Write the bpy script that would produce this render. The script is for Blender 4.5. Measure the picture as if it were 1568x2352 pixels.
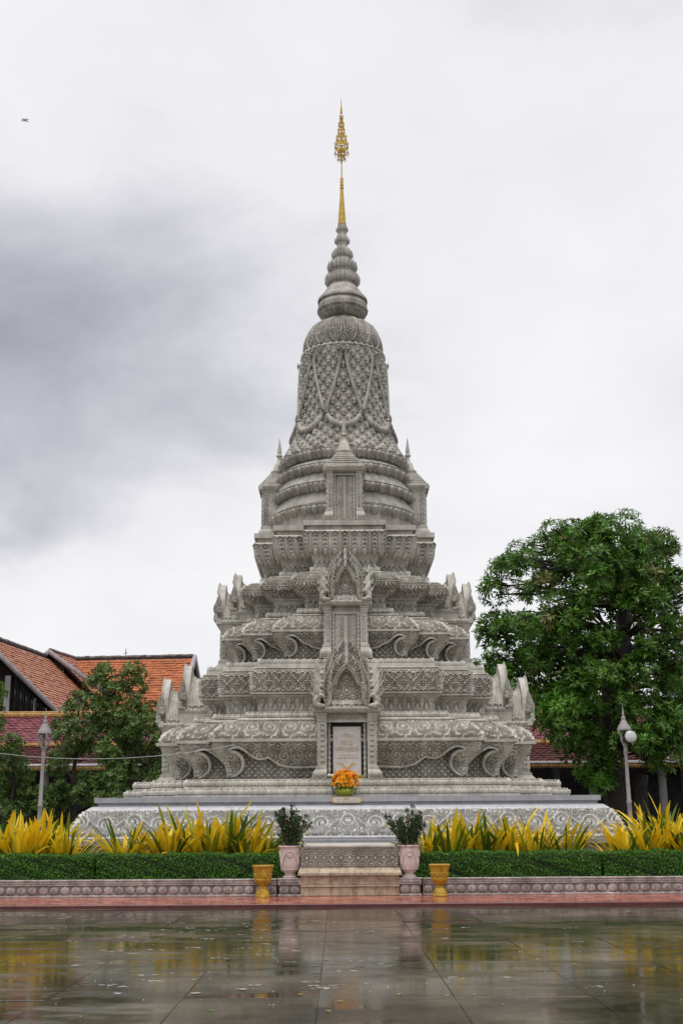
import bpy, math, random
import numpy as np
from mathutils import Vector, Matrix

# ------------------------------------------------------------------ camera, sky, sun, exposure
sc = bpy.context.scene
for o in list(bpy.data.objects):
    bpy.data.objects.remove(o, do_unlink=True)
R_ = math.radians
rng = np.random.default_rng(7)
random.seed(7)
DIST, EYE, FPX, PITCH = 37.0, 1.6, 2621.0, R_(15.24)   # metres, metres, focal length in px of a 1568 px wide picture
CAMX = -0.274
cam = bpy.data.cameras.new('camera')
camo = bpy.data.objects.new('camera', cam)
sc.collection.objects.link(camo)
sc.camera = camo
cam.sensor_fit = 'VERTICAL'
cam.sensor_height = 36.0
cam.sensor_width = 24.0
cam.lens = FPX / 2352.0 * 36.0
cam.clip_start = 0.1
cam.clip_end = 3000.0
camo.location = (CAMX, -DIST, EYE)
camo.rotation_euler = (Matrix.Rotation(R_(-0.295), 3, 'Z') @ Matrix.Rotation(math.pi / 2 + PITCH, 3, 'X')
                       @ Matrix.Rotation(R_(-0.355), 3, 'Z')).to_euler()
SUN_EL, SUN_AZ = R_(62), R_(-150)
sun = bpy.data.lights.new('sun', 'SUN')
sun.energy = 1.5
sun.angle = R_(40)
sun.color = (1.0, 0.97, 0.93)
suno = bpy.data.objects.new('sun', sun)
sc.collection.objects.link(suno)
# the sun stands high behind the camera, a little to its left
sdir = Vector((-0.15, -0.50, 2.0)).normalized()
suno.rotation_euler = sdir.to_track_quat('Z', 'Y').to_euler()
SUN_EL = math.asin(sdir.z)
SUN_ROT = math.atan2(sdir.x, sdir.y)
sc.view_settings.view_transform = 'Standard'
sc.view_settings.look = 'None'
sc.view_settings.exposure = 0.5
sc.view_settings.gamma = 1.0
sc.view_settings.use_curve_mapping = False


def px_dir(x, y):
    """world direction of a pixel of the 1568 x 2352 picture"""
    m = camo.rotation_euler.to_matrix()
    return (m @ Vector(((x - 784) / FPX, (1176 - y) / FPX, -1.0))).normalized()


def px_at(x, y, wy):
    """point of a pixel on the vertical plane Y = wy"""
    d = px_dir(x, y)
    t = (wy + DIST) / d.y
    return Vector((CAMX, -DIST, EYE)) + d * t


def node_setup(nt):
    nt.nodes.clear()
    N = nt.nodes.new
    L = nt.links.new
    return N, L


w = bpy.data.worlds.new('World')
sc.world = w
w.use_nodes = True
N, L = node_setup(w.node_tree)
tc = N('ShaderNodeTexCoord')
sky = N('ShaderNodeTexSky')
sky.sky_type = 'NISHITA'
sky.sun_disc = False
sky.sun_elevation = SUN_EL
sky.sun_rotation = SUN_ROT
bg1 = N('ShaderNodeBackground')
bg1.inputs[1].default_value = 0.07
L(sky.outputs[0], bg1.inputs[0])
# cloud layer: directions are projected on a flat deck so the clouds shrink towards the horizon
sep = N('ShaderNodeSeparateXYZ')
L(tc.outputs['Generated'], sep.inputs[0])


def vmath(op, a, b=None):
    n = N('ShaderNodeMath')
    n.operation = op
    for i, s in enumerate((a, b)):
        if s is None:
            continue
        if isinstance(s, (int, float)):
            n.inputs[i].default_value = s
        else:
            L(s, n.inputs[i])
    return n.outputs[0]


zz = vmath('ADD', vmath('MAXIMUM', sep.outputs[2], 0.0), 0.42)
cmb = N('ShaderNodeCombineXYZ')
L(vmath('DIVIDE', sep.outputs[0], zz), cmb.inputs[0])
L(vmath('DIVIDE', sep.outputs[1], zz), cmb.inputs[1])


def noise(vec, scale, det, rough, off):
    mp = N('ShaderNodeMapping')
    mp.inputs['Location'].default_value = off
    L(vec, mp.inputs[0])
    n = N('ShaderNodeTexNoise')
    n.inputs['Scale'].default_value = scale
    n.inputs['Detail'].default_value = det
    n.inputs['Roughness'].default_value = rough
    n.inputs['Distortion'].default_value = 0.25
    L(mp.outputs[0], n.inputs['Vector'])
    return n.outputs[0]


n1 = noise(cmb.outputs[0], 1.7, 7, 0.55, (3.1, 1.7, 0))
n2 = noise(cmb.outputs[0], 5.0, 6, 0.55, (0.4, 5.7, 2))
mix = vmath('ADD', vmath('MULTIPLY', n1, 0.68), vmath('MULTIPLY', n2, 0.32))
# the heavy bank of cloud that drifts in from the left of the picture
cd = px_dir(-60, 850)
dp = N('ShaderNodeVectorMath')
dp.operation = 'SUBTRACT'
L(tc.outputs['Generated'], dp.inputs[0])
dp.inputs[1].default_value = cd
sc2 = N('ShaderNodeVectorMath')
sc2.operation = 'MULTIPLY'
sc2.inputs[1].default_value = (0.72, 0.9, 1.75)
L(dp.outputs[0], sc2.inputs[0])
ln = N('ShaderNodeVectorMath')
ln.operation = 'LENGTH'
L(sc2.outputs[0], ln.inputs[0])
bank = N('ShaderNodeMapRange')
bank.interpolation_type = 'SMOOTHSTEP'
bank.inputs['From Min'].default_value = 0.37
bank.inputs['From Max'].default_value = -0.02
bank.inputs['To Min'].default_value = 0.0
bank.inputs['To Max'].default_value = 1.0
L(vmath('ADD', ln.outputs['Value'], vmath('MULTIPLY', vmath('SUBTRACT', n1, 0.5), 0.34)), bank.inputs['Value'])
val = vmath('SUBTRACT', mix, vmath('MULTIPLY', bank.outputs[0], 0.33))
ramp = N('ShaderNodeValToRGB')
e = ramp.color_ramp.elements
e[0].position = 0.04
e[0].color = (0.37, 0.37, 0.43, 1)
e[1].position = 0.63
e[1].color = (0.96, 0.955, 0.97, 1)
x = ramp.color_ramp.elements.new(0.30)
x.color = (0.66, 0.655, 0.71, 1)
x = ramp.color_ramp.elements.new(0.45)
x.color = (0.88, 0.873, 0.905, 1)
L(val, ramp.inputs[0])
bg2 = N('ShaderNodeBackground')
bg2.inputs[1].default_value = 0.71
L(ramp.outputs[0], bg2.inputs[0])
mx = N('ShaderNodeMixShader')
mx.inputs[0].default_value = 0.95
L(bg1.outputs[0], mx.inputs[1])
L(bg2.outputs[0], mx.inputs[2])
out = N('ShaderNodeOutputWorld')
L(mx.outputs[0], out.inputs[0])

# ------------------------------------------------------------------ mesh helpers
COL = sc.collection


class MB:
    """collects faces; build() links them as one mesh object"""
    def __init__(s):
        s.v, s.f, s.n = [], [], 0

    def add(s, V, F):
        V = np.asarray(V, float).reshape(-1, 3)
        F = np.asarray(F, np.int64)
        s.v.append(V)
        s.f.append(F + s.n)
        s.n += len(V)

    def poly(s, V):
        s.add(V, [list(range(len(V)))])

    def box(s, a, b):
        x0, y0, z0 = a
        x1, y1, z1 = b
        s.add([(x0, y0, z0), (x1, y0, z0), (x1, y1, z0), (x0, y1, z0), (x0, y0, z1), (x1, y0, z1), (x1, y1, z1), (x0, y1, z1)],
              [(0, 3, 2, 1), (4, 5, 6, 7), (0, 1, 5, 4), (1, 2, 6, 5), (2, 3, 7, 6), (3, 0, 4, 7)])

    def bbox(s, a, b, c=0.01):
        """box with chamfered edges"""
        x0, y0, z0 = a
        x1, y1, z1 = b
        V, F = [], []
        for iz, z in ((0, z0), (1, z0 + c), (2, z1 - c), (3, z1)):
            k = c if iz in (0, 3) else 0
            V += [(x0 + k, y0 + k, z), (x1 - k, y0 + k, z), (x1 - k, y1 - k, z), (x0 + k, y1 - k, z)]
        for i in range(3):
            for j in range(4):
                F.append((4 * i + j, 4 * i + (j + 1) % 4, 4 * i + 4 + (j + 1) % 4, 4 * i + 4 + j))
        F += [(3, 2, 1, 0), (12, 13, 14, 15)]
        s.add(V, F)

    def grid(s, P, mask=None, closeu=False):
        nu, nv = P.shape[:2]
        idx = np.arange(nu * nv).reshape(nu, nv)
        if closeu:
            idx = np.vstack([idx, idx[:1]])
        q = np.stack([idx[:-1, :-1], idx[1:, :-1], idx[1:, 1:], idx[:-1, 1:]], -1).reshape(-1, 4)
        if mask is not None:
            q = q[mask.reshape(-1)]
        s.add(P.reshape(-1, 3), q)

    def revolve(s, prof, n=32, c=(0, 0, 0), relief=None):
        """prof: (r,z) from bottom to top"""
        pr = np.array(prof, float)
        th = np.linspace(0, 2 * math.pi, n, endpoint=False)
        P = np.zeros((n, len(pr), 3))
        P[..., 0] = np.cos(th)[:, None] * pr[None, :, 0] + c[0]
        P[..., 1] = np.sin(th)[:, None] * pr[None, :, 0] + c[1]
        P[..., 2] = pr[None, :, 1] + c[2]
        s.grid(P, closeu=True)

    def tube(s, path, r, n=8, cap=True):
        p = [Vector(q) for q in path]
        rr = r if hasattr(r, '__len__') else [r] * len(p)
        P = np.zeros((n, len(p), 3))
        for i, q in enumerate(p):
            t = (p[min(i + 1, len(p) - 1)] - p[max(i - 1, 0)])
            if t.length < 1e-9:
                t = Vector((0, 0, 1))
            t.normalize()
            up = Vector((0, 0, 1)) if abs(t.z) < 0.9 else Vector((0, 1, 0))
            a = t.cross(up).normalized()
            b = a.cross(t)
            for k in range(n):
                an = 2 * math.pi * k / n
                v = q + (a * math.cos(an) + b * math.sin(an)) * rr[i]
                P[k, i] = v
        s.grid(P, closeu=True)
        if cap:
            s.poly(P[::-1, 0])
            s.poly(P[:, -1])

    def prism(s, pts, y0, y1):
        """outline in x,z extruded along y from y0 (front) to y1"""
        n = len(pts)
        V = [(a, y0, b) for a, b in pts] + [(a, y1, b) for a, b in pts]
        s.add(V, [list(range(n))])
        s.f.append(np.array([[*range(2 * n - 1, n - 1, -1)]]) + s.n - 2 * n)
        s.f.append(np.array([(i, n + i, n + (i + 1) % n, (i + 1) % n) for i in range(n)]) + s.n - 2 * n)

    def prismx(s, pts, x0, x1):
        """outline in y,z extruded along x"""
        n = len(pts)
        V = [(x0, a, b) for a, b in pts] + [(x1, a, b) for a, b in pts]
        s.add(V, [list(range(n))])
        s.f.append(np.array([[*range(2 * n - 1, n - 1, -1)]]) + s.n - 2 * n)
        s.f.append(np.array([(i, n + i, n + (i + 1) % n, (i + 1) % n) for i in range(n)]) + s.n - 2 * n)

    def dome(s, c, r, n=8, m=4, full=False, sq=(1, 1, 1)):
        prof = []
        a0 = -math.pi / 2 if full else 0
        for i in range(m + 1):
            a = a0 + (math.pi / 2 - a0) * i / m
            prof.append((max(r * math.cos(a), 1e-4), r * math.sin(a)))
        k = len(s.v)
        s.revolve(prof, n)
        s.v[-1] = s.v[-1] * np.array(sq) + np.array(c)

    def xform(s, M):
        M = np.array(M)
        s.v = [v @ M[:3, :3].T + M[:3, 3] for v in s.v]
        return s

    def mesh(s, name, mats, smooth=35):
        V = np.concatenate(s.v)
        me = bpy.data.meshes.new(name)
        me.vertices.add(len(V))
        me.vertices.foreach_set('co', V.astype(np.float32).ravel())
        loops = np.concatenate([f.ravel() for f in s.f]).astype(np.int32)
        tot = np.concatenate([np.full(len(f), f.shape[1]) for f in s.f]).astype(np.int32)
        start = np.concatenate([[0], np.cumsum(tot)[:-1]]).astype(np.int32)
        me.loops.add(len(loops))
        me.loops.foreach_set('vertex_index', loops)
        me.polygons.add(len(tot))
        me.polygons.foreach_set('loop_start', start)
        me.update(calc_edges=True)
        me.validate()
        if smooth:
            me.polygons.foreach_set('use_smooth', np.ones(len(me.polygons), bool))
            if smooth < 180:
                me.set_sharp_from_angle(angle=R_(smooth))
        if not isinstance(mats, (list, tuple)):
            mats = [mats]
        for m in mats:
            me.materials.append(m)
        me.update()
        return me

    def build(s, name, mat, parent=None, smooth=35, loc=None):
        return link(name, s.mesh(name, mat, smooth), parent, loc)


def link(name, me, parent=None, loc=None, rz=None):
    o = bpy.data.objects.new(name, me)
    COL.objects.link(o)
    if parent is not None:
        o.parent = parent
    if loc is not None:
        o.location = loc
    if rz is not None:
        o.rotation_euler = (0, 0, rz)
    return o


def tag(o, label=None, cat=None, group=None, kind=None):
    for k, v in (('label', label), ('category', cat), ('group', group), ('kind', kind)):
        if v:
            o[k] = v
    return o


def thing(name, label, cat, loc=(0, 0, 0), group=None, rz=0):
    o = link(name, None, None, loc, rz)
    o.empty_display_size = 0.2
    return tag(o, label, cat, group)


def copy_tree(o, parent=None, keep=()):
    c = o.copy()
    COL.objects.link(c)
    c.parent = parent
    for ch in list(o.children):
        copy_tree(ch, c)
    return c


# ------------------------------------------------------------------ materials
def mat(name, col, rough=0.6, metal=0.0, var=0.12, scale=6.0, bump=0.0, bscale=40.0, streak=0.0, col2=None, spec=0.5, coat=0.0,
        stain=None, stain_amt=0.0, stain_scale=1.5):
    m = bpy.data.materials.new(name)
    m.use_nodes = True
    nt = m.node_tree
    nt.nodes.clear()
    N = nt.nodes.new
    L = nt.links.new
    b = N('ShaderNodeBsdfPrincipled')
    o = N('ShaderNodeOutputMaterial')
    L(b.outputs[0], o.inputs[0])
    b.inputs['Roughness'].default_value = rough
    b.inputs['Metallic'].default_value = metal
    b.inputs['Specular IOR Level'].default_value = spec
    b.inputs['Coat Weight'].default_value = coat
    tc = N('ShaderNodeTexCoord')
    geo = N('ShaderNodeNewGeometry')
    n = N('ShaderNodeTexNoise')
    n.inputs['Scale'].default_value = scale
    n.inputs['Detail'].default_value = 6
    n.inputs['Roughness'].default_value = 0.6
    L(geo.outputs['Position'], n.inputs['Vector'])
    c2 = col2 or tuple(c * (1 - 2 * var) for c in col)
    c1 = col if col2 else tuple(min(1, c * (1 + var)) for c in col)
    r = N('ShaderNodeValToRGB')
    r.color_ramp.elements[0].position = 0.32
    r.color_ramp.elements[1].position = 0.68
    r.color_ramp.elements[0].color = (*c2, 1)
    r.color_ramp.elements[1].color = (*c1, 1)
    L(n.outputs[0], r.inputs[0])
    colr = r.outputs[0]
    if streak > 0:
        mp = N('ShaderNodeMapping')
        mp.inputs['Scale'].default_value = (3.2, 3.2, 0.35)
        L(geo.outputs['Position'], mp.inputs[0])
        n2 = N('ShaderNodeTexNoise')
        n2.inputs['Scale'].default_value = 1.6
        n2.inputs['Detail'].default_value = 8
        n2.inputs['Roughness'].default_value = 0.65
        L(mp.outputs[0], n2.inputs['Vector'])
        r2 = N('ShaderNodeValToRGB')
        r2.color_ramp.elements[0].position = 0.36
        r2.color_ramp.elements[0].color = (0.50, 0.48, 0.44, 1)
        r2.color_ramp.elements[1].position = 0.58
        r2.color_ramp.elements[1].color = (1, 1, 1, 1)
        L(n2.outputs[0], r2.inputs[0])
        mu = N('ShaderNodeMix')
        mu.data_type = 'RGBA'
        mu.blend_type = 'MULTIPLY'
        mu.inputs[0].default_value = streak
        L(colr, mu.inputs[6])
        L(r2.outputs[0], mu.inputs[7])
        colr = mu.outputs[2]
    if stain:
        n3 = N('ShaderNodeTexNoise')
        n3.inputs['Scale'].default_value = stain_scale
        n3.inputs['Detail'].default_value = 9
        n3.inputs['Roughness'].default_value = 0.7
        L(geo.outputs['Position'], n3.inputs['Vector'])
        r3 = N('ShaderNodeValToRGB')
        r3.color_ramp.elements[0].position = 0.5
        r3.color_ramp.elements[0].color = (0, 0, 0, 1)
        r3.color_ramp.elements[1].position = 0.66
        r3.color_ramp.elements[1].color = (stain_amt, stain_amt, stain_amt, 1)
        L(n3.outputs[0], r3.inputs[0])
        mu = N('ShaderNodeMix')
        mu.data_type = 'RGBA'
        L(r3.outputs[0], mu.inputs[0])
        L(colr, mu.inputs[6])
        mu.inputs[7].default_value = (*stain, 1)
        colr = mu.outputs[2]
    L(colr, b.inputs['Base Color'])
    if bump > 0:
        nb = N('ShaderNodeTexNoise')
        nb.inputs['Scale'].default_value = bscale
        nb.inputs['Detail'].default_value = 5
        L(geo.outputs['Position'], nb.inputs['Vector'])
        bp = N('ShaderNodeBump')
        bp.inputs['Strength'].default_value = bump
        bp.inputs['Distance'].default_value = 0.02
        L(nb.outputs[0], bp.inputs['Height'])
        L(bp.outputs[0], b.inputs['Normal'])
    return m


def leafmat(name, cols, rough=0.45, trans=0.25, per_object=False, spec=0.4, foot=None):
    """leaf colours picked per leaf (mesh island or object)"""
    m = bpy.data.materials.new(name)
    m.use_nodes = True
    nt = m.node_tree
    nt.nodes.clear()
    N = nt.nodes.new
    L = nt.links.new
    b = N('ShaderNodeBsdfPrincipled')
    b.inputs['Roughness'].default_value = rough
    b.inputs['Specular IOR Level'].default_value = spec
    t = N('ShaderNodeBsdfTranslucent')
    mixs = N('ShaderNodeMixShader')
    mixs.inputs[0].default_value = trans
    o = N('ShaderNodeOutputMaterial')
    if per_object:
        src = N('ShaderNodeObjectInfo').outputs['Random']
    else:
        src = N('ShaderNodeNewGeometry').outputs['Random Per Island']
    r = N('ShaderNodeValToRGB')
    el = r.color_ramp.elements
    el[0].position = 0.0
    el[0].color = (*cols[0], 1)
    el[1].position = 1.0
    el[1].color = (*cols[-1], 1)
    for i, c in enumerate(cols[1:-1]):
        el.new((i + 1) / (len(cols) - 1)).color = (*c, 1)
    L(src, r.inputs[0])
    colr = r.outputs[0]
    if foot:
        # variegation: green blade foot and green streaks running up into the leaf
        tcn = N('ShaderNodeTexCoord')
        sx_ = N('ShaderNodeSeparateXYZ')
        L(tcn.outputs['Object'], sx_.inputs[0])
        nz_ = N('ShaderNodeTexNoise')
        nz_.inputs['Scale'].default_value = 5.0
        mp_ = N('ShaderNodeMapping')
        mp_.inputs['Scale'].default_value = (1, 6, 0.5)
        oi_ = N('ShaderNodeObjectInfo')
        L(tcn.outputs['Object'], mp_.inputs[0])
        L(oi_.outputs['Location'], mp_.inputs['Location'])
        L(mp_.outputs[0], nz_.inputs['Vector'])
        ad = N('ShaderNodeMath')
        ad.operation = 'MULTIPLY_ADD'
        L(nz_.outputs[0], ad.inputs[0])
        ad.inputs[1].default_value = -1.3
        L(sx_.outputs[2], ad.inputs[2])
        mr = N('ShaderNodeMapRange')
        mr.inputs['From Min'].default_value = -0.55
        mr.inputs['From Max'].default_value = 0.05
        L(ad.outputs[0], mr.inputs['Value'])
        mm = N('ShaderNodeMix')
        mm.data_type = 'RGBA'
        L(mr.outputs[0], mm.inputs[0])
        mm.inputs[6].default_value = (*foot, 1)
        L(colr, mm.inputs[7])
        colr = mm.outputs[2]
    L(colr, b.inputs['Base Color'])
    L(colr, t.inputs['Color'])
    L(b.outputs[0], mixs.inputs[1])
    L(t.outputs[0], mixs.inputs[2])
    L(mixs.outputs[0], o.inputs[0])
    return m


M = {}
M['stone'] = mat('carved_grey_stone', (0.56, 0.535, 0.48), 0.75, var=0.09, scale=3.0, bump=0.25, bscale=55, streak=0.55,
                 stain=(0.22, 0.205, 0.17), stain_amt=0.5, stain_scale=1.1)
M['stone_old'] = mat('weathered_upper_stone', (0.45, 0.43, 0.385), 0.78, var=0.10, scale=3.0, bump=0.25, bscale=55, streak=0.75,
                     stain=(0.15, 0.14, 0.115), stain_amt=0.6, stain_scale=1.3)
M['stone_blue'] = mat('blue_grey_stone', (0.40, 0.405, 0.44), 0.35, var=0.07, scale=5, bump=0.1, streak=0.25)
M['stone_white'] = mat('pale_carved_stone', (0.64, 0.635, 0.62), 0.7, var=0.08, scale=4, bump=0.3, bscale=60, streak=0.3)
M['wall_stone'] = mat('mauve_grey_stone', (0.52, 0.47, 0.455), 0.55, var=0.2, scale=5, bump=0.3, streak=0.8,
                      stain=(0.16, 0.145, 0.14), stain_amt=0.55, stain_scale=2.2)
M['tan'] = mat('tan_sandstone', (0.52, 0.42, 0.30), 0.5, var=0.14, scale=7, bump=0.25, streak=0.6,
               stain=(0.13, 0.09, 0.06), stain_amt=0.65, stain_scale=3.0)
M['marble'] = mat('white_marble', (0.66, 0.62, 0.58), 0.25, var=0.1, scale=7, col2=(0.50, 0.47, 0.47))
M['gold'] = mat('gilded_metal', (0.60, 0.40, 0.07), 0.35, metal=0.35, var=0.15, scale=12, bump=0.1, stain=(0.32, 0.18, 0.04), stain_amt=0.5, stain_scale=4)
M['goldpaint'] = mat('gold_paint', (0.56, 0.36, 0.03), 0.4, metal=0.2, var=0.25, scale=18, bump=0.3, bscale=60,
                     stain=(0.20, 0.09, 0.012), stain_amt=0.85, stain_scale=9)
M['goldtext'] = mat('gold_lettering', (0.60, 0.38, 0.10), 0.4, var=0.05)
M['pink'] = mat('pale_pink_terracotta', (0.68, 0.55, 0.51), 0.55, var=0.07, scale=6, bump=0.1, streak=0.25)
M['dark'] = mat('black_gap', (0.02, 0.02, 0.022), 0.7)
M['soil'] = mat('dark_soil', (0.045, 0.035, 0.025), 0.9, var=0.3, scale=9, bump=0.6)
M['bark'] = mat('dark_wet_bark', (0.045, 0.037, 0.03), 0.8, var=0.3, scale=8, bump=0.9, bscale=14, streak=0.6)
M['post'] = mat('grey_painted_iron', (0.30, 0.29, 0.285), 0.45, var=0.08, scale=8, bump=0.1, streak=0.3)
M['glass'] = mat('clear_lamp_glass', (0.55, 0.57, 0.56), 0.1, var=0.1, scale=20, spec=0.8)
M['orange'] = mat('orange_clay_tile', (0.47, 0.14, 0.045), 0.6, var=0.22, scale=2.5, bump=0.2, bscale=20, stain=(0.13, 0.055, 0.035), stain_amt=0.55, stain_scale=1.6)
M['orange2'] = mat('pale_clay_tile', (0.46, 0.18, 0.10), 0.6, var=0.18, scale=2.5, bump=0.2, bscale=20, stain=(0.2, 0.08, 0.05), stain_amt=0.5, stain_scale=1.6)
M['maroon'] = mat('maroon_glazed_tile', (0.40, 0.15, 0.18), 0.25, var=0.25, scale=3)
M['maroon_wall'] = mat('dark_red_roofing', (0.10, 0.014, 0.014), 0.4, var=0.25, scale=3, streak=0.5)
M['ochre'] = mat('ochre_trim', (0.45, 0.25, 0.07), 0.6, var=0.2, scale=4, streak=0.7)
M['white'] = mat('weathered_white_paint', (0.55, 0.54, 0.55), 0.5, var=0.08, scale=4, streak=0.4)
M['barge'] = mat('grey_bargeboard', (0.34, 0.31, 0.33), 0.6, var=0.1, scale=4, streak=0.5)
M['ridge'] = mat('lichen_ridge_cap', (0.16, 0.13, 0.12), 0.8, var=0.5, scale=9)
M['window'] = mat('dark_window_glass', (0.05, 0.058, 0.065), 0.08, var=0.3, scale=1.5, spec=0.6)
M['wood'] = mat('dark_brown_wood', (0.035, 0.022, 0.018), 0.6, var=0.3, scale=6)
M['column'] = mat('grey_gallery_column', (0.25, 0.24, 0.225), 0.7, var=0.1, scale=3, streak=0.5)
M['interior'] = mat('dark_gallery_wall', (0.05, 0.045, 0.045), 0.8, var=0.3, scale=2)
M['cable'] = mat('grey_cable', (0.42, 0.42, 0.42), 0.5)
M['redtile'] = mat('wet_red_tile', (0.44, 0.13, 0.08), 0.16, var=0.35, scale=2.4, bump=0.05, bscale=15, stain=(0.16, 0.05, 0.035), stain_amt=0.6, stain_scale=2.6)
M['redkerb'] = mat('dark_red_kerb', (0.11, 0.02, 0.02), 0.3, var=0.2, scale=4)
M['stem'] = mat('brown_thorny_stem', (0.09, 0.05, 0.045), 0.7, var=0.2, scale=20)
M['incense'] = mat('ash_and_earth', (0.11, 0.08, 0.05), 0.9, var=0.3, scale=30)
M['mango'] = leafmat('mango_leaf', [(0.032, 0.09, 0.009), (0.05, 0.13, 0.012), (0.07, 0.18, 0.016), (0.10, 0.23, 0.022), (0.17, 0.22, 0.04)])
M['mango_young'] = leafmat('bright_mango_leaf', [(0.08, 0.25, 0.02), (0.13, 0.33, 0.03), (0.18, 0.36, 0.05)])
M['mango_old'] = leafmat('yellowing_mango_leaf', [(0.16, 0.15, 0.035), (0.12, 0.13, 0.03), (0.20, 0.17, 0.05)])
M['bushleaf'] = leafmat('fine_tree_leaf', [(0.05, 0.09, 0.02), (0.07, 0.13, 0.025), (0.10, 0.17, 0.03), (0.14, 0.20, 0.045)])
M['bushlight'] = leafmat('light_tree_leaf', [(0.09, 0.17, 0.03), (0.13, 0.21, 0.045), (0.17, 0.25, 0.06)])
M['hedge'] = leafmat('clipped_hedge_leaf', [(0.014, 0.065, 0.004), (0.025, 0.11, 0.006), (0.05, 0.18, 0.01), (0.15, 0.34, 0.018)])
M['hedgecore'] = mat('hedge_twigs', (0.012, 0.025, 0.006), 0.9)
M['lily_y'] = leafmat('yellow_strap_leaf', [(0.80, 0.54, 0.012), (0.86, 0.62, 0.02), (0.74, 0.46, 0.01), (0.82, 0.66, 0.05)], trans=0.35, per_object=True, foot=(0.24, 0.30, 0.015))
M['lily_yg'] = leafmat('yellow_green_strap_leaf', [(0.46, 0.42, 0.02), (0.30, 0.34, 0.02), (0.40, 0.40, 0.03)], trans=0.3, per_object=True)
M['lily_g'] = leafmat('green_strap_leaf', [(0.06, 0.12, 0.012), (0.10, 0.17, 0.015), (0.16, 0.20, 0.02)], trans=0.25, per_object=True)
M['euph'] = leafmat('dark_urn_leaf', [(0.02, 0.055, 0.02), (0.035, 0.08, 0.025), (0.05, 0.11, 0.03)])
M['euphflower'] = leafmat('pink_urn_flower', [(0.35, 0.05, 0.06), (0.45, 0.10, 0.10)])
M['marigold'] = leafmat('orange_petal', [(0.88, 0.32, 0.004), (0.92, 0.42, 0.01), (0.90, 0.36, 0.006), (0.95, 0.55, 0.02)], trans=0.2)
M['wrap'] = leafmat('pale_green_wrap_leaf', [(0.28, 0.34, 0.03), (0.36, 0.40, 0.05)], per_object=True)
M['white_petal'] = mat('white_petal', (0.75, 0.74, 0.68), 0.5)
M['fallen'] = leafmat('fallen_yellow_leaf', [(0.5, 0.38, 0.05), (0.35, 0.36, 0.06)], per_object=True)
M['insect'] = mat('dark_insect', (0.05, 0.04, 0.05), 0.4)

# ------------------------------------------------------------------ carved patterns (heights 0..1; u, v in metres; L = height of the band)
TAU = 2 * math.pi


def sstep(x, a, b):
    t = np.clip((x - a) / (b - a), 0, 1)
    return t * t * (3 - 2 * t)


def fr(x):
    return x - np.floor(x)


def spiral(x, y, Rr, pitch, flip=1.0):
    """height of a leafy volute of radius Rr and the mask of its disc"""
    x = x * flip
    r = np.hypot(x, y)
    th = np.arctan2(y, x)
    ph = r / pitch - th / TAU
    s = np.abs(fr(ph) - 0.5) * 2
    arm = sstep(s, 0.72 + 0.10 * np.cos(13 * th), 0.42)
    knob = sstep(r, 0.42 * pitch, 0.25 * pitch)
    return np.maximum(arm * (0.75 + 0.25 * sstep(s, 0.5, 0.0)), knob), sstep(r, Rr, Rr * 0.93)


def p_scroll(u, v, L, k=0.95):
    """bold running scrolls"""
    p = k * L
    i = np.floor(u / p + 0.5)
    fl = np.where(u >= 0, 1.0, -1.0) * np.where(np.mod(i, 2) == 0, 1, -1)
    x = u - i * p
    Rr = min(0.45 * p, 0.45 * L)
    r0 = np.hypot(x, v - 0.52 * L)
    th = np.arctan2(v - 0.52 * L, x)
    h1, m1 = spiral(x, v - 0.52 * L, Rr, 0.52 * Rr, fl)
    x2 = u - (np.floor(u / p) + 0.5) * p
    h2, m2 = spiral(x2, v - 0.15 * L, 0.24 * L, 0.13 * L, -fl)
    h3, m3 = spiral(x2, v - 0.87 * L, 0.24 * L, 0.13 * L, fl)
    lf = sstep(0.5 + 0.5 * np.cos(9 * th + 22 * r0 / L), 0.35, 0.6) * 0.8
    out = np.where(m1 > 0.5, h1, np.where(m2 > 0.5, h2, np.where(m3 > 0.5, h3, lf)))
    return out * (1 - 0.95 * sstep(np.abs(r0 - Rr), 0.04 * L, 0.015 * L))


def p_foliage(u, v, L, k=0.95):
    """running foliage: a volute in each cell, smaller ones between, leaf veins filling the rest"""
    p = 0.86 * k * L
    i = np.floor(u / p + 0.5)
    fl = np.where(u >= 0, 1.0, -1.0) * np.where(np.mod(i, 2) == 0, 1, -1)
    x = u - i * p
    cy = np.where(np.mod(i, 2) == 0, 0.56, 0.46) * L
    Rr = min(0.40 * p, 0.34 * L)
    i2 = np.floor(u / p)
    x2 = u - (i2 + 0.5) * p
    r0 = np.hypot(x, v - cy)
    th = np.arctan2(v - cy, x)
    lf = sstep(0.5 + 0.5 * np.cos(13 * th + 40 * r0 / L * fl), 0.3, 0.55) * 0.85
    lf = lf * sstep(0.5 + 0.5 * np.cos(TAU * (r0 / (0.17 * L))), 0.08, 0.25)
    out = lf
    for xx, yy, q in ((x2, 0.15, 0.19), (x2, 0.86, 0.19), (x, 0.07, 0.10), (x, 0.95, 0.10), (x2, 0.50, 0.10)):
        h, m = spiral(xx, v - yy * L, q * L, 0.5 * q * L, -fl if yy < 0.5 else fl)
        out = np.where(m > 0.5, h, out)
        out = np.maximum(out * sstep(np.abs(np.hypot(xx, v - yy * L) - q * L), 0.0, 0.02 * L), 0)
    h1, m1 = spiral(x, v - cy, Rr, 0.44 * Rr, fl)
    out = np.where(m1 > 0.5, h1, out)
    stem = sstep(np.abs(v - L * (0.5 + 0.30 * np.cos(math.pi * u / p))), 0.05 * L, 0.025 * L) * (r0 > Rr)
    return np.maximum(out * (1 - 0.9 * sstep(np.abs(r0 - Rr * 1.06), 0.03 * L, 0.012 * L)), stem * 0.9)


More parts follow.
